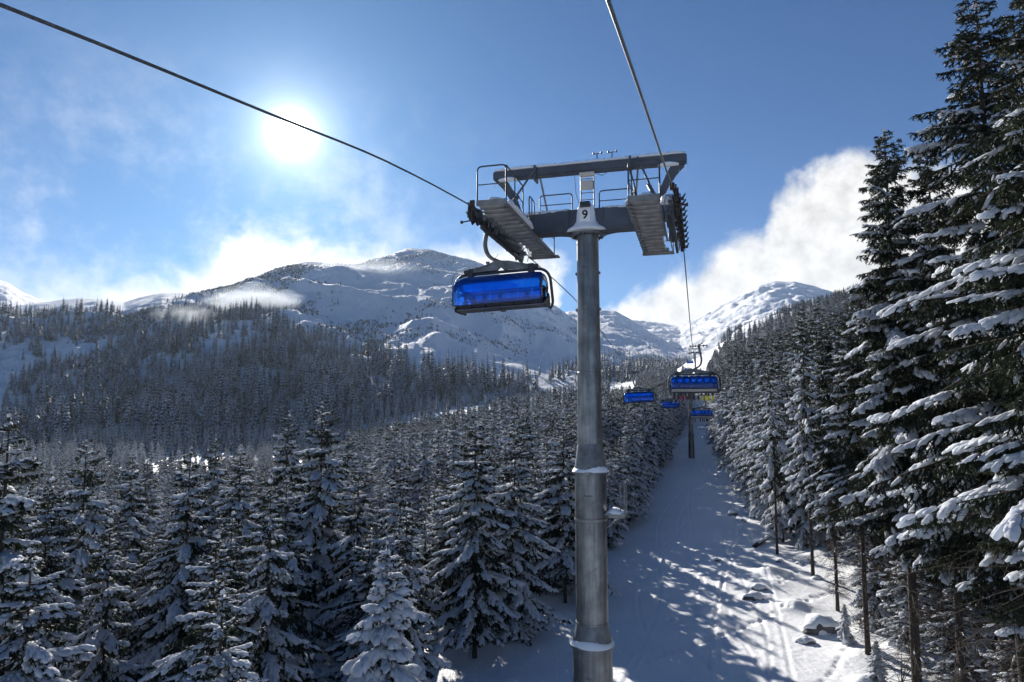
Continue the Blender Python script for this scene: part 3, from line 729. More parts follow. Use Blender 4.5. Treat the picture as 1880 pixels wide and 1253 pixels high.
# hidden trees are skipped: coarse occlusion map over picture columns and rows
import itertools
occ = np.zeros((260, 180), np.int16)
def cells(i):
    k, u, v, h, *_r = TREES[i]; X_, Y_, _ = W(u, v, 0); g_ = float(ground_base(u, v)[0]); wpx = F_PX*1.5/Y_
    px, pt = proj(X_, Y_, g_+h); _, pb = proj(X_, Y_, g_+h*.25)
    x0, x1 = int(max(0, (px-wpx*.6)/1880*260)), int(min(260, (px+wpx*.6)/1880*260+1)); y0, y1 = int(max(0, pt/1253*180)), int(min(180, pb/1253*180+1))
    return x0, x1, y0, y1
order = sorted(range(len(TREES)), key=lambda i: W(TREES[i][1], TREES[i][2], 0)[1])
vis = {}
for i in order:
    x0, x1, y0, y1 = cells(i)
    if x1 <= x0 or y1 <= y0: vis[i] = 0; continue
    c_ = occ[x0:x1, y0:y1]; vis[i] = float((c_ < 2).sum())/c_.size*1.; vis[i] = vis[i] if (c_ < 2).sum() >= 2 else 0
    occ[x0:x1, y0+int((y1-y0)*.25):y1] += 1
keep = [i for i in rest if vis[i] > .12]
singles = keep[:288-len(named)]; sset = set(singles)
fill = [i for i in rest if i not in sset]
SRC = {}
for i in named+singles:
    k, u, v, h, lb, gr, wide, rz = TREES[i]
    tkm, crm, snm, H0 = STOCK[k]
    s_ = h/H0; p = W(u, v, gz(u, v)-.1)
    e = empty('spruce_tree', p, rg.uniform(0, 6.28) if rz is None else rz)
    ws = s_ if h > 9 else (s_*.6+.3)
    ws = (ws*.6+.4)*wide*(rg.uniform(.92, 1.08))
    e.scale = (ws, ws, s_)
    SRC.setdefault(k, (obj('trunk', tkm, e), obj('crown', crm, e), obj('snow_clumps', snm, e)))
    if not e.children: obj('trunk', tkm, e); obj('crown', crm, e); obj('snow_clumps', snm, e)
    tag(e, lb, 'tree', gr)
print('singles', len(named)+len(singles), 'fill', len(fill), round(time.time()-T0, 1))
# further stands either side of the run, down the valley side and up the rise
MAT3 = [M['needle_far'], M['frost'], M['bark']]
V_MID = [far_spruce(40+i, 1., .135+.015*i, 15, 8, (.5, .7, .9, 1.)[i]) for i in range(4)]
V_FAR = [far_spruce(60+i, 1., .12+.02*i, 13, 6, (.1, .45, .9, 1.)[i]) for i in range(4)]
P_ = []; S_ = []
for i in fill:
    k, u, v, h, *_r = TREES[i]; P_.append(W(u, v, float(ground_base(u, v)[0]))); S_.append(h)
cand = 0
pts = []
for _ in range(52000):
    v = rg.uniform(60, 640); u = rg.uniform(-560, 150)
    if edge_l(v)-1 < u < edge_r(v)+1: continue
    if -12 < u < 9 and v < 330: continue
    pts.append((u, v))
pts = np.array(pts); 
# poisson-ish thinning on a hash grid
seen = {}; keepi = []
for i, (u, v) in enumerate(pts):
    d = 3.6 if (v < 350 and u > -120) else 6.
    kx, ky = int(u//d), int(v//d)
    if any((kx+a, ky+b_) in seen and (pts[seen[(kx+a, ky+b_)]][0]-u)**2+(pts[seen[(kx+a, ky+b_)]][1]-v)**2 < d*d for a in (-1, 0, 1) for b_ in (-1, 0, 1)): continue
    seen[(kx, ky)] = i; keepi.append(i)
pts = pts[keepi]
gzv = ground_base(pts[:, 0], pts[:, 1])
Xp = pts[:, 0]*CA+pts[:, 1]*SA; Yp = -pts[:, 0]*SA+pts[:, 1]*CA
hh = rg.uniform(10, 16, len(pts))+np.where((pts[:, 0] < -90) & (pts[:, 1] > 130), rg.uniform(0, 9, len(pts)), 0)
pxp, pyp = proj(Xp, Yp, gzv+hh)
capL = np.interp(pxp, [-200,0,300,600,650,700,760,800,860,950,1060,1130,1160,1215,1250,1290], [860,860,860,830,790,780,770,762,745,722,700,690,684,672,672,668])
capR = np.interp(pxp, [1300,1330,1400,1440,1520,1900], [668,600,580,556,535,400])
capL = np.where((pxp < 625) & (Yp > 110), np.interp(Yp, [110, 200, 340, 345], [850, 832, 802, 775]), capL); capL = np.where((pxp >= 600) & (pxp < 980) & (Yp > 330) & (rg.rand(len(pxp)) < .3), 722, capL)
cap = np.where(pts[:, 0] < 0, capL, capR)
hm = (760-cap)/F_PX*Yp-gzv
hh = np.minimum(hh, hm*rg.uniform(.93, 1.04, len(hm)))
hh = np.minimum(hh, 22)
ok = (hh > 5) & (pxp > -80) & (pxp < 1960) & (Yp > 75)
ok &= ~((pxp < 640) & (Yp > 150) & (fbm(pts[:, 0]/45, pts[:, 1]/26, 17, 3) < -.06))
# a snowy clearing on the left knoll and a lane of open snow
clear = ((pxp > 1118) & (pxp < 1168) & (pyp < 705) & (pts[:, 0] < 0)) | ((pxp > 770) & (pxp < 812) & (pyp > 790) & (Yp < 170)) | ((fbm(pts[:, 0]/60, pts[:, 1]/60, 91, 3) > .26) & ~((pxp > 560) & (pxp < 900) & (Yp > 250)))
ok &= ~clear
P_ = np.array(P_).reshape(-1, 3); S_ = np.array(S_)
P2 = np.stack([Xp, Yp, gzv], 1)[ok]; S2 = hh[ok]
K_ = np.array([int(TREES[i][0][-1])+(3 if TREES[i][0].startswith('midtall') else 0) for i in fill], int)
K_ = np.where(K_ == 6, 2, K_) % 5
nr = P2[:, 1] < 340
K2 = np.where((pts[:, 0][ok] > 6) & (rg.rand(nr.size) < .4), 3+rg.randint(0, 2, nr.size), rg.randint(0, 3, nr.size))
kn = ['mid0', 'mid1', 'mid2', 'midtall0', 'midtall1']; H0s = np.array([STOCK[q][3] for q in kn])
PN = np.r_[P_, P2[nr]]; SN = np.r_[S_, S2[nr]]; KN = np.r_[K_, K2[nr]]; sz = SN/H0s[KN]; ws = (sz*.6+.4)*rg.uniform(.8, 1.05, len(sz))
gn_forest('spruce_stand', [SRC[q] for q in kn], PN, rg.uniform(0, 6.28, len(PN)), np.stack([ws, ws, sz], 1), KN, 'snowy spruces filling the woods behind the nearer trees on both sides of the run', 'forest')
print('stand', len(PN))
PP = P2[~nr]; SS = S2[~nr]
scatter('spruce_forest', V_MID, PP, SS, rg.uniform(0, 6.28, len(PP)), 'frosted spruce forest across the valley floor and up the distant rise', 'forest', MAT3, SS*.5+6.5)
print('mid forest', len(PP), round(time.time()-T0, 1))
# forest on the far hillside, left
rg = rs(99)
n_ = 16500
px = rg.uniform(-120, 1300, n_); t = rg.uniform(-.12, 1.0, n_)
X_, Y_, z_ = M1.pos(px, t)
rr, rf, zf, zr = M1.col_at(px)
pxp, pyp = proj(X_, Y_, z_)
cl = fbm(X_/70, Y_/160, 5, 4)
line = np.interp(pxp, [-100,0,200,230,300,400,500,560,600,680,740,800,900,1000,1060,1130,1210,1300], [560,560,568,590,585,560,585,610,610,640,668,690,690,680,662,650,655,660])
dens = np.clip((pyp-line)/26+.25+cl*2.6, 0, 1)
dens = np.where(pyp < line-25, np.clip((cl-.16)*3.5, 0, .5)*np.where((pyp > line-130), 1, .35), dens)
# pale glades
dens *= np.where((np.abs(pxp-430-cl*60) < 60) & (pyp < 660) & (pyp > 590), .35, 1)
dens *= np.clip(1.25-np.clip(-cl-.02, 0, 1)*11, .05, 1)
dens *= np.where((pyp > 745) & (pyp < 850) & (pxp < 600), np.clip(.6+cl*3, .1, 1), 1)
dens = np.where((pyp > 715) & (pxp > 560) & (pxp < 960), 1.3, dens)
ok = (rg.rand(n_) < dens*np.clip((rr-rf)/900*.9, .3, 1)*.85) & (t < .99)
h_ = rg.uniform(.7, 1.2, n_)*np.interp(t, [-.1, .25, 1], [27, 22, 15])*np.where(cl > .05, 1.1, .85)*np.where(pyp < line, .5, 1)*np.where(Y_ > 1000, .8, 1)
PP = np.stack([X_, Y_, z_-.5], 1)[ok]; SS = h_[ok]
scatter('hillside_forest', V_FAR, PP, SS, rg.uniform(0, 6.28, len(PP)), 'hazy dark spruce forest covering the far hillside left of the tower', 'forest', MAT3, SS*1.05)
print('far forest', len(PP), round(time.time()-T0, 1))
# dwarf pine and bushes dotting the open mountain side
n_ = 80000
px = rg.uniform(120, 1330, n_); t = rg.uniform(.05, 1., n_)**.8
out_ = []
for Mt, a, b_ in ((M1, 0, int(n_*.8)), (M1B, int(n_*.8), n_)):
    X_, Y_, z_ = Mt.pos(px[a:b_], t[a:b_])
    sl = np.radians(28); q1 = X_*np.cos(sl)-Y_*np.sin(sl); q2 = X_*np.sin(sl)+Y_*np.cos(sl)
    c_ = fbm(q1/45, q2/200, 15, 5)+.5*fbm(X_/220, Y_/300, 31, 3)
    ok = rg.rand(b_-a) < np.clip((c_-.01)*4, 0, 1)
    out_.append(np.stack([X_, Y_, z_-.4], 1)[ok])
PP = np.concatenate(out_); SS = rg.uniform(1.6, 4.2, len(PP))
scatter('dwarf_pine_scrub', [far_spruce(80+i, 1., .7, 3, 5, .5) for i in range(3)], PP, SS, rg.uniform(0, 6.28, len(PP)), 'dark dwarf pine scrub dotted in streaks over the open mountain side', 'scrub', MAT3)
print('scrub', len(PP), round(time.time()-T0, 1))

# ------------------------------------------------------------------ lift tower
def rounded(pts, r=.1, n=5):
    """polyline with rounded corners"""
    P = [Vector(p) for p in pts]; out_ = [P[0]]
    for i in range(1, len(P)-1):
        a = (P[i-1]-P[i]); b_ = (P[i+1]-P[i]); q = min(r, a.length*.49, b_.length*.49); a.normalize(); b_.normalize()
        s0 = P[i]+a*q; s1 = P[i]+b_*q
        for k in range(n+1):
            t_ = k/n; out_.append((s0*(1-t_)+P[i]*t_)*(1-t_)+(P[i]*(1-t_)+s1*t_)*t_)
    out_.append(P[-1]); return out_
def snow_strip(parent, pts, w, h, name='snow_cap', seed=1, n=26):
    """snow lying along a beam: lumpy rounded ridge"""
    rg = rs(seed); P = [Vector(p) for p in pts]; tot = sum((P[i+1]-P[i]).length for i in range(len(P)-1))
    m = max(int(tot/.09), 4); V = []; Fc = []; K = 9
    for i in range(m+1):
        d = tot*i/m; k = 0
        while k < len(P)-2 and d > (P[k+1]-P[k]).length: d -= (P[k+1]-P[k]).length; k += 1
        t_ = (P[k+1]-P[k]).normalized(); c = P[k]+t_*d; s_ = t_.cross(Vector((0,0,1))).normalized()
        e = min(1, min(i, m-i)/2.5+.15); ww = w*(.9+.2*rg.rand())*(.75+.25*e); hh = h*(.65+.5*rg.rand())*e
        for j in range(K):
            a = PI*j/(K-1); V.append(c+s_*(math.cos(a)*ww*.5)+Vector((0,0,math.sin(a)**.7*hh+(-.02 if j in (0, K-1) else 0))))
    for i in range(m):
        for j in range(K-1): Fc.append((i*K+j, i*K+j+1, (i+1)*K+j+1, (i+1)*K+j))
        Fc.append((i*K+K-1, i*K, (i+1)*K, (i+1)*K+K-1))
    Fc.append(tuple(range(K))); Fc.append(tuple(m*K+j for j in range(K)))
    b_ = MB(); b_.add(V, Fc); return b_.build(name, M['snow_cap'], parent, sharp=70)
def snow_dome(parent, c, r, h, seed=1):
    rg = rs(seed); b_ = MB(); prof = [(r*math.cos(a)**.6, h*math.sin(a)) for a in np.linspace(0, PI/2*.98, 8)]
    b_.lathe([(r*.95, -.03)]+prof, c, 18); b_.V = [(x+rg.normal(0, r*.025), y+rg.normal(0, r*.025), z+rg.normal(0, h*.04)) for x, y, z in b_.V]
    return b_.build('snow_cap', M['snow_cap'], parent, sharp=70)
def taper_box(b_, x0, x1, y, za0, zb0, za1, zb1, y2=None):
    """box along x from x0 to x1, half depth y, z ranges at each end"""
    y2 = y2 or y
    b_.add([(x0,-y,za0),(x0,y,za0),(x0,y,zb0),(x0,-y,zb0),(x1,-y2,za1),(x1,y2,za1),(x1,y2,zb1),(x1,-y2,zb1)],
           [(0,1,2,3),(4,7,6,5),(0,4,5,1),(1,5,6,2),(2,6,7,3),(3,7,4,0)])

def make_tower(number='9'):
    """local: x across, y along the line, z = 0 at the catwalk plane (5.95 m above the camera for the first)"""
    t = empty('lift_tower_head')
    A = .78
    # crossarm: deep box girder, tapering upwards to the ends
    b_ = MB(); taper_box(b_, -.55, .55, .3, .0-.02, .76, -.02, .76)
    taper_box(b_, .552, 2.9, .297, -.02, .757, .3, .72, .2); taper_box(b_, -2.9, -.552, .2, .3, .72, -.02, .757, .297)
    for s in (-1, 1):
        b_.box((s*1.3, 0, -.015+.08), (1.45, .7, .03)); b_.box((s*.56, 0, .37), (.03, .66, .82))
    arm = b_.build('crossarm', M['beam_steel'], t, sharp=25)
    for s in (-1, 1):
        snow_strip(arm, [(s*.5, 0, .755), (s*2.6, 0, .72)], .56, .13, seed=4+s)
    # snow-plastered saddle over the pole top with the number plate
    b_ = MB(); b_.lathe([(.62, -.02), (.6, .05), (.42, .16), (.33, .3), (.3, .62), (.26, .8), (.12, .93), (.02, .96)], (0, -.16, .04), 28)
    b_.V = [(x*1.05, y*.75-.1, z) for x, y, z in b_.V]; b_.build('snow_cap', M['snow_cap'], t, sharp=70)
    b_ = MB(); b_.box((0, -.47, .52), (.34, .03, .42), bev=.01); sg = b_.build('number_plate', M['sign'], t, sharp=30)
    cu = bpy.data.curves.new('digit', 'FONT'); cu.body = number; cu.size = .4; cu.align_x = 'CENTER'; cu.align_y = 'CENTER'; cu.extrude = .006; cu.offset = .008
    tmp = bpy.data.objects.new('tmp', cu); col.objects.link(tmp); bpy.context.view_layer.update()
    me = bpy.data.meshes.new_from_object(tmp.evaluated_get(bpy.context.evaluated_depsgraph_get())); bpy.data.objects.remove(tmp)
    me.transform(Matrix.Rotation(PI/2, 4, 'X')); me.materials.clear(); me.materials.append(M['ink'])
    dg = obj('digit', me, sg); dg.location = (0, -.495, .5)
    b_ = MB(); b_.box((0, -.42, .86), (.34, .3, .16), bev=.03); b_.box((0, -.585, .85), (.15, .05, .1)); b_.build('lamp_housing', M['dark_steel'], t)
    b_ = MB()                                        # bolted ring where head meets pole
    b_.lathe([(.46, -.1), (.56, -.1), (.56, -.04), (.46, -.04)], (0,0,0), 40, caps=False)
    for k in range(22): b_.lathe([(.022, -.15), (.022, -.1)], (.51*math.cos(k*2*PI/22), .51*math.sin(k*2*PI/22), 0), 6)
    b_.build('bolt_ring', M['steel'], t)
    # upper gantry beam on raking brackets
    b_ = MB(); bm = bmesh.new(); bmesh.ops.create_cube(bm, size=1); bmesh.ops.scale(bm, vec=(6.5, .32, .34), verts=bm.verts)
    bmesh.ops.bevel(bm, geom=bm.edges[:], offset=.05, segments=2, affect='EDGES'); b_.bm(bm, Matrix.Translation((0, 0, 2.24)))
    for x in (-1.75, 1.45): b_.box((x, 0, 2.2), (.07, .44, .52))
    gb = b_.build('gantry_beam', M['beam_steel'], t, sharp=25)
    snow_strip(gb, [(-3.22, 0, 2.405), (3.22, 0, 2.405)], .38, .1, seed=9)
    for s in (-1, 1):
        snow_strip(gb, [(s*2.35, -.26, 2.0), (s*3.0, -.26, 2.0)], .22, .1, seed=12+s)
    b_ = MB(); rg2 = rs(8)
    for x in (-3.22, -2.9, 3.0, 3.2):
        b_.tube([(x, -.1, 2.0), (x+.01, -.1, 1.9), (x, -.1, 1.75)], [.02, .014, .002], 6)
    b_.build('icicle', M['snow_cap'], gb)
    for s in (-1, 1):
        b_ = MB()
        path = [Vector((s*2.95, 0, 2.02)), Vector((s*2.75, 0, 1.75)), Vector((s*2.5, 0, 1.3)), Vector((s*2.3, 0, .75)), Vector((s*2.2, 0, .35))]
        wd_ = [.42, .3, .22, .2, .22]
        V = []; Fc = []
        for p, w_ in zip(path, wd_):
            V += [p+Vector((-w_/2, -.12, 0)), p+Vector((w_/2, -.12, 0)), p+Vector((w_/2, .12, 0)), p+Vector((-w_/2, .12, 0))]
        for i in range(len(path)-1):
            for j in range(4): Fc.append((i*4+j, i*4+(j+1) % 4, i*4+4+(j+1) % 4, i*4+4+j))
        Fc += [(0,1,2,3), (16,17,18,19)]; b_.add(V, Fc)
        b_.build('bracket', M['beam_steel'], t, sharp=25)
        b_ = MB(); b_.tube([(s*1.7, -.18, 2.38), (s*2.45, -1.9, .15)], .035, 8); b_.tube([(s*1.7, .18, 2.38), (s*1.4, 1.0, .3)], .035, 8)
        b_.tube([(s*2.1, -1.1, 1.1), (s*2.38, -1.72, .38)], .07, 10)
        b_.build('strut', M['steel'], t)
    b_ = MB()                                        # wind gauges on the beam
    for x in (.35, .85):
        b_.tube([(x, 0, 2.4), (x, 0, 2.72)], .018, 6); b_.tube([(x-.12, 0, 2.7), (x+.14, 0, 2.73)], .012, 6)
        for q in (-.12, .14): b_.lathe([(.005, -.04), (.045, -.02), (.045, .02), (.005, .04)], (x+q, 0, 2.73), 8, 'x')
    b_.build('wind_gauge', M['dark_steel'], t)
    # ladder between girder and gantry, with a control box
    b_ = MB()
    for x in (-.2, .24): b_.tube([(x, -.05, .75), (x, -.05, 2.0)], .022, 8)
    for z in np.arange(.9, 2., .24): b_.tube([(-.2, -.05, z), (.24, -.05, z)], .014, 6)
    b_.build('ladder', M['steel'], t)
    b_ = MB(); b_.box((.02, -.12, 1.62), (.42, .12, .3), bev=.015); b_.box((.02, -.08, 2.0), (.5, .2, .12), bev=.02); b_.build('control_box', M['beige'], t)
    b_ = MB(); b_.tube([(-.38, -.2, 1.98), (-.33, -.25, 1.3), (-.2, -.3, .9)], .008, 5); b_.tube([(.3, -.2, 1.98), (.55, -.22, 1.86), (.72, -.2, 1.98)], .01, 5); b_.build('cable', M['black'], t)
    # rails on the girder
    for s in (-1, 1):
        b_ = MB(); x0, x1 = s*.45, s*1.55
        for z in (.98, 1.32):
            if z > 1.2: b_.tube(rounded([(x0, -.3, .72), (x0, -.3, z), (x1, -.3, z), (x1, -.3, .72)], .12), .022, 8)
            else: b_.tube([(x0, -.3, z), (x1, -.3, z)], .016, 6)
        b_.build('guard_rail', M['dark_steel'], t)
    # catwalks: grated planks running along the line
    for s in (-1, 1):
        y0, y1 = (-3.95, 2.65) if s < 0 else (-3.2, 3.15)
        xi, xo = s*1.68, s*2.52
        b_ = MB()
        n_ = int((y1-y0)/.44)
        for k in range(n_):
            y = y0+(k+.5)*(y1-y0)/n_; lo = xi; hi = xo if (k < n_*.62 or k >= n_-1) else xo-s*.12
            b_.tube([(lo+.02*s, y, -.02), (hi-.02*s, y, -.02)], .15, 12, squash=(1, .42)); b_.box(((lo+hi)/2, y, .02), (abs(hi-lo)-.05, .27, .03))
        b_.box(((xi+xo)/2, y0-.06, .02), (.88, .03, .17)); 
        cw = b_.build('catwalk', M['grate'], t, sharp=25)
        b_ = MB()
        for x in (xi-s*.0, ): b_.box((x, (y0+y1)/2, -.06), (.06, y1-y0, .14)); b_.box((x-s*.03, (y0+y1)/2, -.12), (.1, y1-y0, .02))
        b_.box((xo, (y0+y1)/2*.6-.6, -.06), (.05, (y1-y0)*.6, .1))
        for y in np.arange(y0+.2, y1, .42): b_.lathe([(.03, -.09), (.03, .09)], (xi, y, -.12), 8, 'x')
        b_.build('stringer', M['steel'], cw, sharp=25)
        snow_strip(cw, [(xi-s*.02, y0+.05, .02), (xi-s*.02, y0+2.9, .02)], .2, .16, seed=20+s)
        snow_strip(cw, [((xi+xo)/2, y0+.1, .02), ((xi+xo)/2, -.35, .02)], .7, .09, seed=24+s)
        snow_strip(cw, [((xi+xo)/2, .35, .02), ((xi+xo)/2, y1-.1, .02)], .6, .06, seed=28+s)
        snow_dome(cw, (s*2.15, y0+.5, .06), .3, .26, 31+s)
        # end rail and side rails
        b_ = MB()
        b_.tube(rounded([(xo+s*.02, y0, 0), (xo+s*.02, y0, 1.12), (xi, y0, 1.12), (xi, y0, 0)], .14), .024, 8)
        b_.tube([(xo, y0, .58), (xi, y0, .58)], .016, 6)
        b_.tube(rounded([(xi, y0+.03, 1.1), (xi, y0+1.9, 1.1), (xi, y0+1.9, 0)], .14), .022, 8); b_.tube([(xi, y0, .58), (xi, y0+1.9, .58)], .016, 6)
        for y in (y0+.95,): b_.tube([(xi, y, 0), (xi, y, 1.1)], .02, 6)
        b_.tube(rounded([(xi, .55, 0), (xi, .55, 1.1), (xi, y1-.05, 1.1), (xi, y1-.05, 0)], .14), .022, 8); b_.tube([(xi, .55, .58), (xi, y1-.05, .58)], .016, 6)
        b_.tube(rounded([(xi, -1.25, 0), (xi, -1.25, 1.05), (xi, -.55, 1.05), (xi, -.55, 0)], .12), .02, 8); b_.tube([(xi, -.9, 0), (xi, -.9, 1.04)], .016, 6)
        b_.build('guard_rail', M['dark_steel'], cw)
        # hanging access step at the far end
        b_ = MB(); b_.box((s*2.1, y1+.12, -.05), (1.15, .36, .06), bev=.02); b_.tube([(s*2.65, y1+.1, -.05), (s*2.65, y1+.1, .4)], .018, 6); b_.tube([(s*2.2, y1+.1, .38), (s*2.65, y1+.1, .4)], .016, 6); b_.build('end_step', M['grate'], cw)
    # sheave assemblies
    for s in (-1, 1):
        sa = empty('sheave_assembly'); sa.parent = t
        y0, y1 = (-3.1, 2.6); xs = s*2.98; nW = 10
        ys = np.linspace(y0, y1, nW); crown_ = [.02-.012*(y+.25)**2+.12 for y in ys]
        for y, zc in zip(ys, crown_):
            b_ = MB(); r = .25
            b_.lathe([(.05, -.05), (r*.8, -.05), (r, -.062), (r*1.02, -.05), (r*.93, -.02), (r*.93, .02), (r*1.02, .05), (r, .062), (r*.8, .05), (.05, .05)], (0,0,0), 24, 'x')
            b_.lathe([(.06, -.08), (.06, .08)], (0,0,0), 12, 'x')
            w_ = b_.build('sheave', M['rubber'], sa, sharp=30); w_.location = (xs, y, zc)
        b_ = MB(); rg2 = rs(3)
        for k in range(0, nW, 2):                     # rockers carrying pairs, then fours
            ya, yb = ys[k], ys[k+1]; za, zb = crown_[k], crown_[k+1]
            for off in (-.1, .1):
                b_.add([(xs+off-.012, ya-.1, za+.05), (xs+off-.012, ya-.1, za-.05), (xs+off-.012, (ya+yb)/2, (za+zb)/2-.3), (xs+off-.012, yb+.1, zb-.05), (xs+off-.012, yb+.1, zb+.05),
                        (xs+off+.012, ya-.1, za+.05), (xs+off+.012, ya-.1, za-.05), (xs+off+.012, (ya+yb)/2, (za+zb)/2-.3), (xs+off+.012, yb+.1, zb-.05), (xs+off+.012, yb+.1, zb+.05)],
                       [(0,1,2,3,4), (9,8,7,6,5), (0,5,6,1), (1,6,7,2), (2,7,8,3), (3,8,9,4), (4,9,5,0)])
        b_.box((xs-s*.16, -.25, -.28), (.09, 4.9, .13), bev=.02); b_.box((xs-s*.26, -.25, -.12), (.12, 2.6, .22), bev=.02)
        b_.build('rocker_beam', M['dark_steel'], sa, sharp=25)
        for y_, z_, hz_ in ((-1.15, .02, .24), (0, .28, .5), (1.2, 0, .24)):
            b_ = MB(); b_.box((s*2.75, y_, z_), (.36, .24, hz_), bev=.02); b_.build('mounting', M['steel'], sa, sharp=25)
        for y in (-2.6, -1.7, -.7, .5, 1.5, 2.3):
            b_ = MB(); b_.tube(rounded([(xs-s*.12, y, .15), (xs-s*.3, y+.05, .3), (xs-s*.38, y+.1, 0), (xs-s*.3, y+.15, -.25)], .08), .014, 6)
            b_.box((xs-s*.2, y+.1, .05), (.12, .16, .14), bev=.01)
            b_.build('junction_box', M['steel'], sa, sharp=25)
                                             # cable catchers, stubby fingers outside the wheels
        for y, zc in zip(ys, crown_):
            b_ = MB(); b_.tube([(xs+s*.04, y+.14, zc-.1), (xs+s*.16, y+.14, zc-.02), (xs+s*.24, y+.14, zc+.1)], [.03, .035, .02], 6)
            b_.box((xs+s*.13, y+.14, zc-.04), (.14, .05, .09), bev=.01); b_.build('cable_catcher', M['dark_steel'], sa)
        b_ = MB(); b_.tube([(xs, y0-.32, .28), (xs, y0-.3, .02), (xs+s*.02, y0-.12, -.12)], .025, 6); b_.box((xs-s*.1, y0-.28, .24), (.14, .1, .2), bev=.02); b_.tube([(xs-s*.1, y0-.1, -.2), (xs+s*.26, y0-.14, -.26)], .02, 6); b_.lathe([(.05, -.03), (.05, .03)], (xs+s*.28, y0-.14, -.26), 8, 'x')
        b_.build('rope_guard', M['rust'], sa)
        snow_dome(sa, (s*2.7, -2.2, .2), .2, .2, 41+s)
    return t
def make_pole(base, detailed=True):
    """pole from z=-.1 (catwalk plane) down to base (negative)"""
    parts = []
    def seg(prof, name='pole_section', mt='galv'): 
        b_ = MB(); b_.lathe(prof, (0,0,0), 56); parts.append(b_.build(name, M[mt], None, sharp=30)); return parts[-1]
    if detailed:
        p1 = seg([(.36, -.1), (.365, -2.2), (.375, -4.6), (.385, -4.61), (.4, -6.9)])
        seg([(.4, -6.902), (.43, -7.1), (.52, -7.75)], 'pole_collar', 'steel'); fz = -7.78
        f = seg([(.545, -7.752), (.56, -7.76), (.56, -7.84), (.545, -7.85)], 'flange'); snow_ring(f, .40, .58, -7.755, .2, 3)
        p2 = seg([(.5, -7.852), (.5, -12.37), (.515, -12.375), (.515, -12.42), (.5, -12.425)])
        seg([(.5, -12.43), (.52, -12.55), (.62, -13.03)], 'pole_collar', 'steel')
        f = seg([(.66, -13.032), (.68, -13.04), (.68, -13.13), (.66, -13.14)], 'flange'); snow_ring(f, .5, .7, -13.035, .2, 5)
        seg([(.61, -13.142), (.62, -15), (.635, base)])
        b_ = MB()                                       # climbing lugs and seams
        for z in (-1.35, -2.55):
            for s in (-1, 1): b_.box((s*.38, -.02, z), (.07, .08, .09), bev=.01)
        for z, r in ((-1.2, .365), (-2.6, .37), (-8.5, .505), (-13.9, .615)): b_.tube([(-.13, -r*.98, z), (.12, -r*.98, z)], .02, 6)
        b_.build('lug', M['steel'], parts[0])
        for (z0, z1, r) in ((-3.9, -2.6, .37), (-11.4, -10.3, .507), (-9.3, -8.3, .505)):
            b_ = MB(); b_.tube([(r*math.cos(a), r*math.sin(a), z0+(z1-z0)*k_/18) for k_, a in enumerate(np.linspace(PI*1.03, PI*1.97, 19))], .006, 5); b_.build('weld_seam', M['steel'], parts[0])
        # service platform on the right of the pole
        b_ = MB(); b_.box((.82, -.05, -9.05), (.62, .62, .06), bev=.01); b_.box((.82, -.05, -9.14), (.5, .06, .12)); b_.tube([(.5, -.05, -9.5), (1.0, -.05, -9.1)], .025, 6)
        b_.lathe([(.512, -9.3), (.53, -9.3), (.53, -9.22), (.512, -9.22)], (0,0,0), 40, caps=False); pf = b_.build('service_platform', M['grate'], None); parts.append(pf)
        b_ = MB(); b_.tube(rounded([(.5, -.3, -8.08), (1.1, -.3, -8.08), (1.1, -.3, -9.03)], .06), .022, 8); b_.tube([(.5, -.3, -8.55), (1.1, -.3, -8.55)], .016, 6); b_.tube([(.97, -.3, -8.08), (.97, -.3, -9.03)], .018, 6)
        b_.tube(rounded([(1.1, -.3, -8.1), (1.1, .22, -8.1), (1.1, .22, -9.03)], .05), .02, 6); b_.build('guard_rail', M['steel'], pf)
        snow_strip(pf, [(.52, -.08, -9.02), (1.12, -.08, -9.02)], .6, .15, seed=50)
    else:
        seg([(.36, -.1), (.38, base*.62)]); seg([(.382, base*.62-.002), (.46, base*.62-.5)], 'pole_collar', 'steel'); seg([(.46, base*.62-.502), (.5, base)])
    return parts
def snow_ring(parent, r0, r1, z, h, seed):
    rg = rs(seed); V = []; Fc = []; n = 48; K = 7
    for i in range(n):
        a = 2*PI*i/n; hh = h*(.85+.25*math.sin(a*2+seed)+rg.normal(0, .05)); rr = r1+.02*math.sin(3*a+seed)
        for j in range(K):
            b_ = j/(K-1); r = rr+(r0-.03-rr)*b_; V.append((r*math.cos(a), r*math.sin(a), z-.02+hh*math.sin(min(b_*1.5, 1)*PI/2)**.8))
    for i in range(n):
        k = (i+1) % n
        for j in range(K-1): Fc.append((i*K+j, k*K+j, k*K+j+1, i*K+j+1))
    b_ = MB(); b_.add(V, Fc); b_.build('snow_cap', M['snow_cap'], parent, sharp=70)
def tower(head, u, v, zhead, label, detailed, copy=True):
    g_ = gz(u, v); base = g_-zhead
    e = empty('lift_tower', W(u, v, g_), -AZ)
    for p in make_pole(base, detailed): p.parent = e; p.location.z = -base
    for ch in list(head.children):
        c = copy_tree(ch, e) if copy else ch
        if not copy: c.parent = e
        c.location.z += -base
    return tag(e, label, 'lift tower', 'lift towers carrying the chairlift')
head = make_tower()
tower(head, -1.9, 118, 4.0, 'distant lift tower standing in the shaded run under the oncoming chairs', False)
tower(head, -2.6, 345, 29.5, 'tiny farthest lift tower at the top of the run', False)
tower(head, -3.5, 22, 5.95, 'tall grey steel lift tower numbered 9 with snowy catwalks beside the run', True, copy=False)
bpy.data.objects.remove(head)

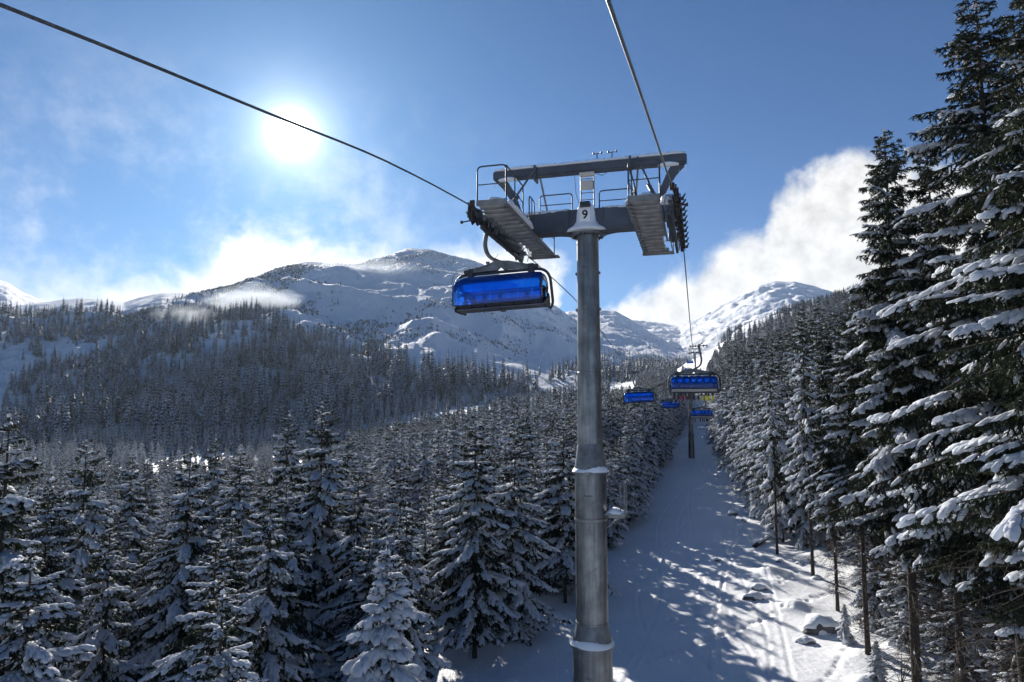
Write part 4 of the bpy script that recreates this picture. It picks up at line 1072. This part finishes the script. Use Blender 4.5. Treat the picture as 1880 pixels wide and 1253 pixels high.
# ------------------------------------------------------------------ haul ropes
def rope(pts, name, label, cat, r=.022):
    P = [Vector(W(*p)) for p in pts]; out_ = []; vv_ = [p[1] for p in pts]
    for i in range(len(P)-1):
        a, b_ = P[i], P[i+1]; L_ = vv_[i+1]-vv_[i]; n = max(4, min(24, int(L_/1.5)))
        ma = (P[i+1]-P[i-1])/(vv_[i+1]-vv_[i-1]) if i else (b_-a)/L_; mb = (P[i+2]-P[i])/(vv_[i+2]-vv_[i]) if i < len(P)-2 else (b_-a)/L_
        for k in range(n):
            t_ = k/n; out_.append(a*(2*t_**3-3*t_**2+1)+ma*L_*(t_**3-2*t_**2+t_)+b_*(-2*t_**3+3*t_**2)+mb*L_*(t_**3-t_**2))
    out_.append(P[-1]); b_ = MB(); b_.tube(out_, r, 8); o = b_.build(name, M['cable']); return tag(o, label, cat)
rope([(-1.05,-4,2.3), (-.78,4.8,3.7), (-.62,18.7,6.17), (-.54,21.7,6.45), (-.5,24.6,6.2), (-.48,45,4.32), (-.1,95,2.45), (1.05,117,4.3), (1.0,180,8.6), (.5,240,15), (0,330,28.8), (0,420,42)], 'haul_rope', 'steel haul rope dropping from the top edge to the right side of tower 9', 'rope')
rope([(-6.3,-4,2.1), (-6.3,4.6,3.86), (-6.3,8.7,4.6), (-6.4,12.9,5.4), (-6.48,18.9,6.2), (-6.48,21.7,6.45), (-6.48,24.6,6.25), (-6.4,37,6.05), (-6.45,69,4.12), (-5.6,104,3.3), (-4.85,117,4.3), (-5.5,180,6.2), (-5.5,250,14), (-5.4,290,20.5), (-5.3,330,26.6), (-5.2,420,42)], 'haul_rope', 'steel haul rope crossing in front of the sun to the left side of the tower', 'rope')

# ------------------------------------------------------------------ chairs
def make_chair():
    """local: x lateral, y travel direction, origin at the grip on the rope"""
    t = empty('lift_chair')
    b_ = MB(); b_.box((0, 0, .0), (.16, .5, .16), bev=.03); b_.box((0, .05, .12), (.1, .2, .1), bev=.02); b_.tube([(-.55, .12, .05), (.5, .12, .08)], .025, 8)
    for x in (-.55, -.2, .28, .5): b_.lathe([(.07, -.03), (.085, 0), (.07, .03)], (x, .12, .06), 12, 'x')
    b_.tube([(-.1, -.1, 0), (.25, -.2, .25)], .035, 6); b_.build('grip', M['dark_steel'], t)
    b_ = MB(); pth = rounded([(0, 0, -.02), (.05, 0, -.35), (.16, 0, -.85), (.02, 0, -1.25), (-.5, 0, -1.5)], .5, 8)
    b_.tube(pth, [.075+.02*math.sin(PI*i/(len(pth)-1)) for i in range(len(pth))], 10, squash=(1, .75)); b_.build('hanger_arm', M['steel'], t)
    b_ = MB()
    b_.prism([(-1.08, -1.63), (-1.08, -1.72), (-.1, -1.69), (0, -1.6), (.1, -1.69), (1.0, -1.72), (1.0, -1.63), (.3, -1.44), (.12, -1.38), (-.3, -1.42)], .11); b_.box((.42, 0, -1.42), (.12, .1, .08), bev=.02); b_.build('yoke', M['steel'], t, sharp=25)
    b_ = MB()
    fr_ = rounded([(-1.42, -.62, -2.95), (-1.56, -.5, -2.8), (-1.58, -.28, -1.76), (1.58, -.28, -1.76), (1.56, -.5, -2.8), (1.42, -.62, -2.95)], .42, 9)
    fr_ = [Vector((p.x, p.y+.26*max(0, (p.z+2.9)/1.1), p.z)) for p in fr_]
    b_.tube(fr_, .046, 10); b_.tube([(-1.1, -.02, -1.73), (1.1, -.02, -1.73)], .03, 8)
    fm = b_.build('frame', M['dark_steel'], t)
    for s in (-1, 1):
        b_ = MB(); b_.box((s*1.0, -.01, -1.72), (.2, .16, .3), bev=.025); b_.box((s*1.16, -.01, -1.66), (.14, .12, .12), bev=.02); b_.build('clamp', M['dark_steel'], fm)
    b_ = MB(); b_.tube(rounded([(-.0, .1, -1.15), (.3, .14, -1.55), (1.0, .18, -1.62), (1.62, .1, -1.75), (1.66, -.05, -2.2), (1.6, -.2, -2.6)], .25, 6), .01, 5); b_.build('cable', M['black'], fm)
    # seat and back: six places
    b_ = MB()
    for k in range(6):
        x = (k-2.5)*.46; b_.box((x, .0, -2.83), (.44, .5, .1), bev=.04)
    st_ = b_.build('seat', M['seat'], t)
    b_ = MB(); b_.box((0, -.02, -2.93), (2.8, .56, .05), bev=.02); b_.tube([(-1.42, .26, -2.92), (1.42, .26, -2.92)], .03, 8); b_.box((0, .0, -2.985), (.14, .5, .04)); b_.build('seat_pan', M['beam_steel'], st_)
    b_ = MB()
    for k in range(6):
        x = (k-2.5)*.46; b_.box((x, -.3, -2.5), (.44, .08, .5), Matrix.Rotation(.12, 3, 'X'), bev=.035)
    bk = b_.build('backrest', M['seat'], t)
    b_ = MB(); b_.box((0, -.375, -2.78), (2.76, .035, .17), bev=.012); b_.build('back_panel', M['beige'], bk)
    b_ = MB(); b_.box((0, -.36, -2.63), (2.8, .05, .06), bev=.01)
    for k in range(-2, 3): b_.box((k*.55, -.35, -2.5), (.05, .03, .5))
    b_.build('back_rib', M['black'], bk)
    # restraint bars with footrests
    b_ = MB()
    b_.tube([(-1.32, .48, -2.45), (1.32, .48, -2.45)], .026, 8)
    for x in (-1.34, 1.34): b_.tube(rounded([(x, -.3, -2.3), (x, .3, -2.3), (x, .48, -2.45)], .1), .026, 8)
    for k in (-.85, 0, .5, .85): b_.tube([(k, .48, -2.45), (k, .46, -2.72)], .05, 8)
    b_.tube(rounded([(-1.15, .48, -2.62), (-1.15, .5, -2.66), (1.15, .5, -2.66), (1.15, .48, -2.62)], .05), .02, 8)
    b_.build('restraint_bar', M['black'], t)
    # bubble: tinted shell curving from behind the heads down to the knees
    prof_ = []
    for k in range(17):
        a = math.radians(-38+k*(180+10)/16)              # back low -> over the top -> front low
        prof_.append((.08-.62*math.cos(a) if True else 0, -2.42+.5*math.sin(a)))
    prof_ = [(-.53, -2.64), (-.56, -2.5), (-.56, -2.3), (-.48, -2.06), (-.32, -1.93), (-.1, -1.87), (.15, -1.87), (.38, -1.92), (.56, -2.04), (.68, -2.22), (.74, -2.45), (.74, -2.68), (.7, -2.86)]
    V = []; Fc = []; xs = [-1.44, -1.42, -1.34, -1.1, -.6, 0, .6, 1.1, 1.34, 1.42, 1.44]; sh = [.62, .85, .96, 1, 1, 1, 1, 1, .96, .85, .62]
    for th_ in (0, .018):
        for x, s in zip(xs, sh):
            for y, z in prof_: V.append((x, .1+(y-.1)*(s-th_), -2.55+(z+2.55)*(s-th_)))
    nx, npf = len(xs), len(prof_); o2 = nx*npf
    for q in (0, o2):
        for i in range(nx-1):
            for j in range(npf-1): Fc.append((q+i*npf+j, q+(i+1)*npf+j, q+(i+1)*npf+j+1, q+i*npf+j+1))
    for i in range(nx-1):
        for j in (0, npf-1): Fc.append((i*npf+j, (i+1)*npf+j, o2+(i+1)*npf+j, o2+i*npf+j))
    for i in (0, nx-1):
        for j in range(npf-1): Fc.append((i*npf+j, i*npf+j+1, o2+i*npf+j+1, o2+i*npf+j))
    b_ = MB(); b_.add(V, Fc); hd = b_.build('bubble_hood', M['bubble'], t, sharp=60)
    b_ = MB(); b_.tube([(x, .1+(.7-.1)*s, -2.55+(-2.86+2.55)*s-.01) for x, s in zip(xs, sh)], .02, 8)
    for s in (-1, 1): b_.tube([(s*1.42, .1+(y-.1)*.84, -2.55+(z+2.55)*.84) for y, z in prof_[2:]], .016, 6); b_.lathe([(.1, -.02), (.1, .02)], (s*1.47, -.05, -2.45), 14, 'x')
    b_.build('hood_rim', M['black'], hd)
    for s in (-1, 1):
        b_ = MB()                                   # end arms linking hood and frame
        b_.prism([(-.4, -2.98), (.3, -2.98), (.34, -2.86), (.0, -2.7), (-.3, -2.5), (-.42, -2.6)], .04, Matrix.Translation((s*1.46, 0, 0)) @ Matrix.Rotation(PI/2, 4, 'Z'))
        b_.build('arm_plate', M['black'], t, sharp=25)
    snow_strip(fm, [(-1.1, -.02, -1.705), (-.2, -.02, -1.705)], .05, .03, seed=70)
    for c in t.children:
        if c.name.split('.')[0] in ('grip', 'hanger_arm'):
            c.data.transform(Matrix.Translation((.36, 0, 0)))
    return t
proto = make_chair()
RUP = [(-.48, 45, 4.32), (-.1, 95, 2.45), (.85, 200, 10.4), (.5, 245, 15.6)]
LDN = [(-6.48, 20.5, 6.3), (-6.45, 69, 4.12), (-5.45, 113, 3.95), (-5.5, 180, 6.2), (-5.4, 290, 20.5), (-5.3, 330, 26.6)]
LBL_UP = ['large blue-hooded chair carrying six riders uphill, seen from behind in front of the distant tower', 'chair with beige back and dark trousered riders in front of the distant tower pole', 'small blue chair uphill above the rider-filled one, lower of two', 'small blue chair uphill above the rider-filled one, upper of two']
LBL_DN = ['big empty chair with a bright blue bubble hanging under the left side of tower 9', 'empty blue-hooded chair in front of the snowy trees left of the run', 'smaller blue chair right below the rider-filled one, over the edge of the trees', 'tiny blue chair half hidden behind the smaller one over the shaded run', 'lower of two tiny blue chairs against the bright snow at the top of the run', 'upper of two tiny blue chairs against the bright snow at the top of the run']
first = True
CH = []
for (lst, lbs, rot) in ((RUP, LBL_UP, 0), (LDN, LBL_DN, PI)):
    for (u, v, z), lb in zip(lst, lbs):
        o = proto if first else copy_tree(proto); first = False
        o.location = W(u+(.36 if rot else .03), v, z-.05); o.rotation_euler = (0, math.radians(2 if rot else 0), -AZ+rot); tag(o, lb, 'chair', 'bubble chairs hanging on the haul ropes'); CH.append(o)

# ------------------------------------------------------------------ riders
def skin_mesh(verts, edges, radii, sub=1):
    me = bpy.data.meshes.new('body'); me.from_pydata(verts, edges, []); o = bpy.data.objects.new('tmpb', me); col.objects.link(o)
    md = o.modifiers.new('s', 'SKIN'); md.use_smooth_shade = True
    for i, r in enumerate(radii): me.skin_vertices[0].data[i].radius = (r, r)
    me.skin_vertices[0].data[0].use_root = True
    o.modifiers.new('u', 'SUBSURF').levels = sub
    bpy.context.view_layer.update()
    m2 = bpy.data.meshes.new_from_object(o.evaluated_get(bpy.context.evaluated_depsgraph_get())); bpy.data.objects.remove(o)
    return m2
def make_rider(seed):
    """seated skier, hips at origin, facing +y; legs hanging with boots on skis or a board"""
    rg = rs(seed); e = empty('person')
    V = [(0,0,.08), (0,-.02,.3), (0,-.01,.5), (0,.02,.62), (0,.05,.74), (0,.07,.86)]; Ed = [(0,1),(1,2),(2,3),(3,4),(4,5)]; R = [.16,.15,.16,.075,.1,.09]
    for s in (-1, 1):
        n = len(V); V += [(s*.11,.02,.05), (s*.13,.42+rg.uniform(0,.04),.08), (s*.13,.5+rg.uniform(-.05,.1),-.32)]; R += [.105,.085,.062]; Ed += [(0,n),(n,n+1),(n+1,n+2)]
        n = len(V); V += [(s*.21,-.01,.5), (s*.25,.12,.24), (s*.17,.38,.24), (s*.14,.47,.25)]; R += [.075,.058,.045,.04]; Ed += [(2,n),(n,n+1),(n+1,n+2),(n+2,n+3)]
        for q in (-1.5, -.5, .5, 1.5):
            m_ = len(V); V += [(s*.14+q*.02,.5,.25), (s*.14+q*.022,.55,.225)]; R += [.012,.01]; Ed += [(n+3,m_),(m_,m_+1)]
        m_ = len(V); V += [(s*.14-s*.045,.49,.24)]; R += [.012]; Ed += [(n+3,m_)]
    body = obj('body', skin_mesh(V, Ed, R), e)
    return e, body, V
cols_j = [(.03,.03,.035), (.35,.03,.02), (.04,.05,.1), (.5,.5,.5), (.02,.02,.02), (.04,.12,.06)]
MJ = [plain('jacket_%d' % i, c) for i, c in enumerate(cols_j)]
MY = plain('yellow_boot', (.75, .7, .03), .4); MBk = plain('dark_boot', (.02, .02, .022), .4); MHel = plain('helmet', (.1, .1, .11), .3); MSki = plain('ski', (.2, .2, .22), .3); MRed = plain('red_boot', (.5, .1, .06), .4)
def add_gear(e, boot, suit, hel, ski, skis=True):
    e.children[0].data = e.children[0].data.copy(); bd_ = e.children[0].data; bd_.materials.clear(); bd_.materials.append(suit)
    for s in (-1, 1):
        b_ = MB(); b_.tube([(s*.13, .5, -.28), (s*.13, .52, -.5)], [.075, .07], 10); b_.tube([(s*.13, .46, -.53), (s*.13, .6, -.55), (s*.13, .72, -.56)], [.06, .06, .045], 10); b_.build('boot', boot, e)
        if skis:
            b_ = MB(); b_.box((s*.13, .7, -.62), (.09, 1.6, .02), Matrix.Rotation(-.12, 3, 'X'), bev=.008); b_.build('ski', ski, e)
    b_ = MB(); b_.lathe([(.02, .16), (.09, .14), (.125, .07), (.13, 0), (.115, -.06)], (0, .06, .84), 16); b_.build('helmet', hel, e)
spec = [(CH[0], [(-2.5, MBk, 4, MBk, True), (-1.5, MRed, 4, MHel, True), (-.5, MBk, 0, MHel, True), (.35, MBk, 3, MHel, True), (1.3, MY, 2, MBk, False), (2.3, MY, 0, MHel, False)], 'front rider-filled chair'),
        (CH[1], [(-2.2, MBk, 4, MHel, True), (-.1, MBk, 4, MHel, True), (.9, MBk, 0, MBk, True), (2., MBk, 2, MHel, True)], 'chair with the beige back')]
LR = {0: ['rider in black at the left end of the front rider-filled chair', 'rider with red boots on the front rider-filled chair', 'rider in dark clothes mid-chair on the front rider-filled chair', 'rider in pale grey on the front rider-filled chair', 'rider with yellow boots, second from the right end of the front chair', 'rider with yellow boots at the right end of the front chair'],
      1: ['rider in black at the left end of the beige-backed chair', 'rider in black mid-seat on the beige-backed chair', 'rider in dark clothes right of the middle on the beige-backed chair', 'rider in navy at the right end of the beige-backed chair']}
for ci, (ch, lst, nm) in enumerate(spec):
    for k, (slot, boot, j, hel, sk) in enumerate(lst):
        e, body, _ = make_rider(ci*10+k); add_gear(e, boot, MJ[j], hel, MSki, sk)
        lx = slot*.46*.95; a = ch.rotation_euler.z
        e.location = ch.location+Vector((lx*math.cos(a), lx*math.sin(a), -2.83)); e.rotation_euler.z = a+rs(k).normal(0, .06)
        tag(e, LR[ci][k], 'person', 'riders on the uphill chairs')

# ------------------------------------------------------------------ rocks, log, saplings on the sunlit side
def on_ground(px, py, z0=-10.5):
    z = z0
    for _ in range(25):
        r = ray(px, py); q = r*(z/r[2]); u, v = UV(q[0], q[1]); z = .5*z+.5*gz(u, v)
    return u, v, z
rg = rs(31)
for px, py, s_, lb in [(1393,1082,.42,'dark rock poking out of the snow mound beside the run'),(1318,1030,.3,'small rock at the edge of the shadow on the run'),(1468,1035,.3,'small snow-capped rock below the bare-trunked spruce'),(1488,1032,.28,'round snow-capped rock right of the one below the bare-trunked spruce'),(1432,1032,.26,'upright little dark stone in the sunlit snow'),
        (1500,1062,.35,'flat snow-covered rock beside the thin twigs'),(1345,945,.5,'snow-capped boulder where the run narrows'),(1362,958,.35,'smaller boulder just below the snow-capped one'),(1505,1160,.8,'broad snow-covered boulder above the drooping young spruce'),(1385,1100,.5,'low rock under the dark one beside the run'),(1480,1180,.4,'half-buried rock left of the broad snow-covered boulder')]:
    u, v, z = on_ground(px, py); e = empty('snowy_rock', W(u, v, z-.12), rg.uniform(-.6, .6))
    bm = bmesh.new(); bmesh.ops.create_icosphere(bm, subdivisions=3, radius=1)
    sd_ = rg.uniform(0, 50)
    for q in bm.verts:
        n_ = fbm(np.array([q.co.x*1.3+sd_]), np.array([q.co.y*1.3+q.co.z*1.1]), 4, 3)[0]; q.co *= 1+1.3*n_; q.co.x *= 1.2*s_; q.co.y *= .85*s_; q.co.z = q.co.z*.75*s_
    b_ = MB(); b_.bm(bm); b_.build('rock', M['stone'], e, sharp=35)
    bm = bmesh.new(); bmesh.ops.create_icosphere(bm, subdivisions=3, radius=1)
    for q in bm.verts:
        n_ = fbm(np.array([q.co.x*1.3+sd_]), np.array([q.co.y*1.3+q.co.z*1.1]), 4, 3)[0]; q.co *= 1+1.3*n_; q.co.x *= 1.1*s_; q.co.y *= .8*s_; q.co.y += .12*s_; q.co.z = q.co.z*.7*s_+.32*s_
    b_ = MB(); b_.bm(bm); b_.build('snow_cap', M['snow_cap'], e, sharp=80); tag(e, lb, 'rock', 'rocks beside the run')
# fallen log
a_ = on_ground(1390, 1003); b2 = on_ground(1440, 978)
e = empty('fallen_log', W(*a_)); A_ = Vector((0,0,.12)); B_ = Vector(W(*b2))-Vector(W(*a_))+Vector((0,0,.3))
b_ = MB(); b_.tube([A_.lerp(B_, t_)+Vector((0,0,.08*math.sin(3*t_))) for t_ in np.linspace(-.1, 1.1, 9)], [.16,.16,.15,.14,.13,.12,.11,.1,.08], 10); b_.build('stem', M['bark'], e)
snow_strip(e, [A_.lerp(B_, .0)+Vector((0,0,.1)), A_.lerp(B_, 1.0)+Vector((0,0,.1))], .3, .16, seed=77); tag(e, 'snow-covered fallen log lying beside the bare-trunked spruces', 'log')
# young bent spruces sticking out of the snow at the lower right
for px, py, h, lb in [(1553,1180,1.9,'drooping young spruce weighed down by snow at the foot of the wood'),(1612,1250,1.7,'snow-bent young spruce at the bottom edge of the photo'),(1405,962,1.2,'stubby dark sapling by the fallen log')]:
    u, v, z = on_ground(px, py); tkm, crm, snm, H0 = STOCK['small']; e = empty('spruce_sapling', W(u, v, z), px); e.scale = (.26, .26, h/H0); obj('trunk', tkm, e); obj('crown', crm, e); obj('snow_clumps', snm, e); tag(e, lb, 'sapling')
# leafless twiggy shrubs
for px, py, h, lb in [(1655,1252,2.6,'leafless shrub with thin fanning twigs in front of the thick trunk'),(1352,905,1.6,'bare arching shrub leaning over the edge of the run'),(1580,1150,1.5,'low bare twigs between the first trunks of the wood')]:
    u, v, z = on_ground(px, py); b_ = MB(); r_ = rs(px)
    for k in range(9):
        a = r_.uniform(0, 6.28); l = h*r_.uniform(.6, 1.1); p = [Vector((0,0,-.1))]
        for q in range(6): p.append(p[-1]+Vector((math.cos(a)*l*.09*(1+q*.35), math.sin(a)*l*.09*(1+q*.35), l*.17*(1-q*.1))))
        b_.tube(p, [.018,.016,.013,.01,.007,.005,.003], 5)
        for q in range(3, 7):
            d_ = Vector((r_.normal(), r_.normal(), .7)).normalized()*l*.22; b_.tube([p[q], p[q]+d_*.5, p[q]+d_], [.006,.004,.002], 4)
    o = b_.build('bare_shrub', M['bark']); o.location = W(u, v, z); tag(o, lb, 'shrub')

# ------------------------------------------------------------------ air
m, nt, b = mat('haze_air'); nt.nodes.remove(b); pv = N(nt, 'ShaderNodeVolumePrincipled')
pv.inputs['Color'].default_value = (.72, .85, 1., 1); pv.inputs['Density'].default_value = HAZE; pv.inputs['Anisotropy'].default_value = .3
L(nt, pv.outputs[0], nt.nodes['Material Output'].inputs['Volume'])
b_ = MB(); b_.box((0, 1900, 340), (8400, 5000, 1000)); hz = b_.build('haze', m, smooth=False); tag(hz, kind='stuff')

# wisps of blown snow and cloud clinging to the slope
def wisp(px, py, Yd, size, dens, label, seed, sc_=1.):
    m, nt, b = mat('drifting_mist'); nt.nodes.remove(b); pv = N(nt, 'ShaderNodeVolumePrincipled')
    pv.inputs['Color'].default_value = (.86, .93, 1., 1); pv.inputs['Anisotropy'].default_value = .35
    tc = N(nt, 'ShaderNodeTexCoord'); g_ = N(nt, 'ShaderNodeVectorMath', operation='LENGTH')
    mp = N(nt, 'ShaderNodeMapping'); mp.inputs['Location'].default_value = (seed, seed*.3, 0); L(nt, tc.outputs['Object'], mp.inputs['Vector'])
    nn = noise(nt, 1.6*sc_, 6, .62, vec=mp.outputs['Vector'])
    L(nt, tc.outputs['Object'], g_.inputs[0])
    a = N(nt, 'ShaderNodeMath', operation='MULTIPLY_ADD'); a.inputs[1].default_value = -.75; L(nt, g_.outputs['Value'], a.inputs[0]); a.inputs[2].default_value = .12
    c = N(nt, 'ShaderNodeMath', operation='ADD'); L(nt, a.outputs[0], c.inputs[0]); L(nt, nn, c.inputs[1])
    d = N(nt, 'ShaderNodeMapRange'); d.inputs['From Min'].default_value = 0; d.inputs['From Max'].default_value = .3; d.inputs['To Max'].default_value = dens
    L(nt, c.outputs[0], d.inputs['Value']); L(nt, d.outputs['Result'], pv.inputs['Density']); L(nt, pv.outputs[0], nt.nodes['Material Output'].inputs['Volume'])
    bm = bmesh.new(); bmesh.ops.create_icosphere(bm, subdivisions=3, radius=1); b_ = MB(); b_.bm(bm); o = b_.build('mist', m, smooth=False)
    p = at(px, py, Yd); o.location = p; o.scale = size; m.cycles.volume_step_rate = 3.
    return tag(o, label, 'mist', kind='stuff')
wisp(465, 552, 880, (75, 60, 24), .022, 'white wisp of mist clinging to the wooded shoulder of the mountain', 3)
wisp(335, 590, 760, (50, 40, 22), .012, 'faint smaller wisp of mist above the hillside forest', 8)
wisp(640, 500, 1350, (190, 80, 32), .007, 'thin veil of blown snow below the mountain ridge', 5)

# ------------------------------------------------------------------ light, sky, camera
SUN = ray(535, 245); SUN = SUN/np.linalg.norm(SUN)
s_el = math.asin(SUN[2]); s_az = math.atan2(SUN[0], SUN[1])
sd = bpy.data.lights.new('sun', 'SUN'); sd.energy = 5.0; sd.angle = math.radians(.53); sd.color = (1, .95, .88)
so = bpy.data.objects.new('sun', sd); col.objects.link(so)
so.rotation_euler = Vector((-SUN[0], -SUN[1], -SUN[2])).to_track_quat('-Z', 'Y').to_euler()
wd = bpy.data.worlds.new('World'); sc.world = wd; wd.use_nodes = True; nt = wd.node_tree
bg = nt.nodes['Background']; wo = nt.nodes['World Output']
sky = N(nt, 'ShaderNodeTexSky'); sky.sky_type = 'NISHITA'; sky.sun_disc = False; sky.sun_elevation = s_el; sky.sun_rotation = s_az
sky.altitude = 1500; sky.air_density = 1.0; sky.dust_density = .6; sky.ozone_density = 2.5
tc = N(nt, 'ShaderNodeTexCoord')
def math_(op, a, b=None, c=None, clamp=False):
    n = N(nt, 'ShaderNodeMath', operation=op); n.use_clamp = clamp
    for i, x in enumerate((a, b, c)):
        if x is None: continue
        if isinstance(x, (int, float)): n.inputs[i].default_value = x
        else: L(nt, x, n.inputs[i])
    return n.outputs[0]
D = tc.outputs['Generated']
sep = N(nt, 'ShaderNodeSeparateXYZ'); L(nt, D, sep.inputs[0])
az = math_('DEGREES', math_('ARCTAN2', sep.outputs[0], sep.outputs[1]))
el = math_('DEGREES', math_('ARCSINE', sep.outputs[2]))
vm = N(nt, 'ShaderNodeVectorMath', operation='DOT_PRODUCT'); L(nt, D, vm.inputs[0]); vm.inputs[1].default_value = tuple(SUN)
th = math_('DEGREES', math_('ARCCOSINE', math_('MINIMUM', vm.outputs['Value'], 1.0)))
def azel(px, py):
    r = ray(px, py); r = r/np.linalg.norm(r); return math.degrees(math.atan2(r[0], r[1])), math.degrees(math.asin(r[2]))
# stretched noise for cloud matter, in azimuth/elevation degrees
cv = N(nt, 'ShaderNodeCombineXYZ'); L(nt, az, cv.inputs[0]); L(nt, el, cv.inputs[1])
def wn(scale, detail, rough, off=(0,0,0), sx=1., dist=0.):
    mp = N(nt, 'ShaderNodeMapping'); mp.inputs['Location'].default_value = off; mp.inputs['Scale'].default_value = (sx, 1, 1); L(nt, cv.outputs[0], mp.inputs['Vector'])
    n = N(nt, 'ShaderNodeTexNoise'); n.inputs['Scale'].default_value = scale; n.inputs['Detail'].default_value = detail; n.inputs['Roughness'].default_value = rough; n.inputs['Distortion'].default_value = dist
    L(nt, mp.outputs[0], n.inputs['Vector']); return n.outputs['Fac']
def curve_of(x, pts, lo, hi):
    """piecewise-linear height over azimuth via float curve"""
    xn = math_('DIVIDE', math_('SUBTRACT', x, -60.), 120.)
    fc = N(nt, 'ShaderNodeFloatCurve'); cm = fc.mapping.curves[0]
    P = sorted(((a+60)/120, (e-lo)/(hi-lo)) for a, e in pts)
    while len(cm.points) < len(P): cm.points.new(.5, .5)
    for p, (a, e) in zip(cm.points, P): p.location = (a, e); p.handle_type = 'AUTO_CLAMPED'
    fc.mapping.update(); L(nt, xn, fc.inputs['Value'])
    return math_('MULTIPLY_ADD', fc.outputs[0], hi-lo, lo)
def sstep(x, a, b):
    n = N(nt, 'ShaderNodeMapRange', interpolation_type='SMOOTHSTEP'); L(nt, x, n.inputs['Value'])
    n.inputs['From Min'].default_value = a; n.inputs['From Max'].default_value = b; return n.outputs['Result']
azc = az
nA = wn(.22, 9, .6, (3, 5, 0), dist=.4); nB = wn(.09, 7, .55, (9, 1, 0), sx=.7); nC = wn(.5, 8, .6, (1, 2, 0))
# bank of cloud behind the right-hand peaks
top_r = curve_of(az, [(-60,-8),(4,-8),(6,1)]+[azel(*p) for p in [(1110,585),(1140,560),(1220,530),(1290,495),(1350,455),(1400,440),(1420,390),(1470,360),(1520,300),(1570,296),(1620,300),(1750,330),(1880,380)]]+[(50,14),(60,10)], -10, 32)
dR = math_('ADD', math_('SUBTRACT', top_r, el), math_('MULTIPLY', math_('SUBTRACT', nA, .5), 7.))
cR = sstep(dR, -1.6, .9)
# low bright cloud on the left ridges
az = math_('ADD', az, math_('MULTIPLY', math_('SUBTRACT', nB, .5), 14.))
top_l = curve_of(az, [(-60,0),(-42,1)]+[azel(*p) for p in [(0,520),(120,545),(225,545),(250,515),(330,508),(385,505),(420,455),(460,418),(520,425),(600,455),(650,470),(720,470),(800,480),(880,450),(920,440),(980,470),(1040,575)]]+[(8,-6),(60,-8)], -10, 32)
az = azc
dL = math_('ADD', math_('SUBTRACT', top_l, el), math_('MULTIPLY', math_('SUBTRACT', nA, .5), 7.))
cL = sstep(dL, -1.6, 2.)
# thin veil drifting left and below the sun
a0, e0 = azel(330, 420)
veil = math_('MULTIPLY', sstep(math_('ADD', nB, math_('MULTIPLY', math_('SUBTRACT', nC, .5), .35)), .38, .72),
    math_('MULTIPLY', sstep(az, 8, -20), sstep(el, 30, 10)))
# faint haze low in the sky, all round
lowh = math_('MULTIPLY', math_('POWER', 2.718, math_('MULTIPLY', math_('MAXIMUM', el, 0.), -.12)), .1)
glow1 = math_('MULTIPLY', math_('POWER', 2.718, math_('MULTIPLY', math_('POWER', math_('DIVIDE', th, .95), 2.), -1.)), 7.)
glow2 = math_('MULTIPLY', math_('POWER', 2.718, math_('DIVIDE', th, -1.6)), 1.35)
glow3 = math_('MULTIPLY', math_('POWER', 2.718, math_('DIVIDE', th, -8.)), .115)
glow = math_('ADD', math_('ADD', glow1, glow2), glow3)
def vs(v, f):
    n = N(nt, 'ShaderNodeVectorMath', operation='SCALE')
    if isinstance(v, tuple): n.inputs[0].default_value = v
    else: L(nt, v, n.inputs[0])
    if isinstance(f, (int, float)): n.inputs['Scale'].default_value = f
    else: L(nt, f, n.inputs['Scale'])
    return n.outputs[0]
def va(a, b):
    n = N(nt, 'ShaderNodeVectorMath', operation='ADD'); L(nt, a, n.inputs[0]); L(nt, b, n.inputs[1]); return n.outputs[0]
def mixv(f, a, b):
    n = N(nt, 'ShaderNodeMix', data_type='VECTOR'); L(nt, f, n.inputs[0]); L(nt, a, n.inputs[4])
    if isinstance(b, tuple): n.inputs[5].default_value = b
    else: L(nt, b, n.inputs[5])
    return n.outputs[1]
SKY_S = .05
tint = N(nt, 'ShaderNodeVectorMath', operation='MULTIPLY'); L(nt, sky.outputs[0], tint.inputs[0]); tint.inputs[1].default_value = (.12, .52, .9)
base = vs(tint.outputs[0], SKY_S)
base = va(base, vs((.85, .93, 1.), lowh))
base = va(base, vs((.9, .95, 1.), glow))
near = math_('POWER', 2.718, math_('DIVIDE', th, -14.))
shade = math_('MULTIPLY_ADD', nC, .62, .2)
cloudc = vs((1., .985, .96), math_('ADD', shade, math_('MULTIPLY', near, .42)))
base = mixv(math_('MULTIPLY', veil, .5), base, cloudc)
base = mixv(math_('MULTIPLY', cL, .9), base, cloudc)
base = mixv(math_('MULTIPLY', cR, .96), base, cloudc)
L(nt, base, bg.inputs['Color']); bg.inputs['Strength'].default_value = 1.0

cam = bpy.data.cameras.new('camera'); co = bpy.data.objects.new('camera', cam); col.objects.link(co)
cam.sensor_width = 36; cam.lens = 36*F_PX/1880; cam.clip_start = .1; cam.clip_end = 20000
co.location = (0, 0, 0); co.rotation_euler = (PI/2+TH, 0, 0); sc.camera = co
sc.view_settings.view_transform = 'Standard'; sc.view_settings.look = 'None'; sc.view_settings.gamma = 1; sc.view_settings.use_curve_mapping = False
sc.view_settings.exposure = .86
cy = sc.cycles
cy.use_denoising = True; cy.denoiser = 'OPENIMAGEDENOISE'
cy.max_bounces = 7; cy.diffuse_bounces = 3; cy.glossy_bounces = 3; cy.transmission_bounces = 5; cy.transparent_max_bounces = 12; cy.volume_bounces = 0
cy.use_adaptive_sampling = True; cy.adaptive_threshold = .02; cy.sample_clamp_indirect = 4
sc.render.use_persistent_data = False
print('script', round(time.time()-T0, 1))
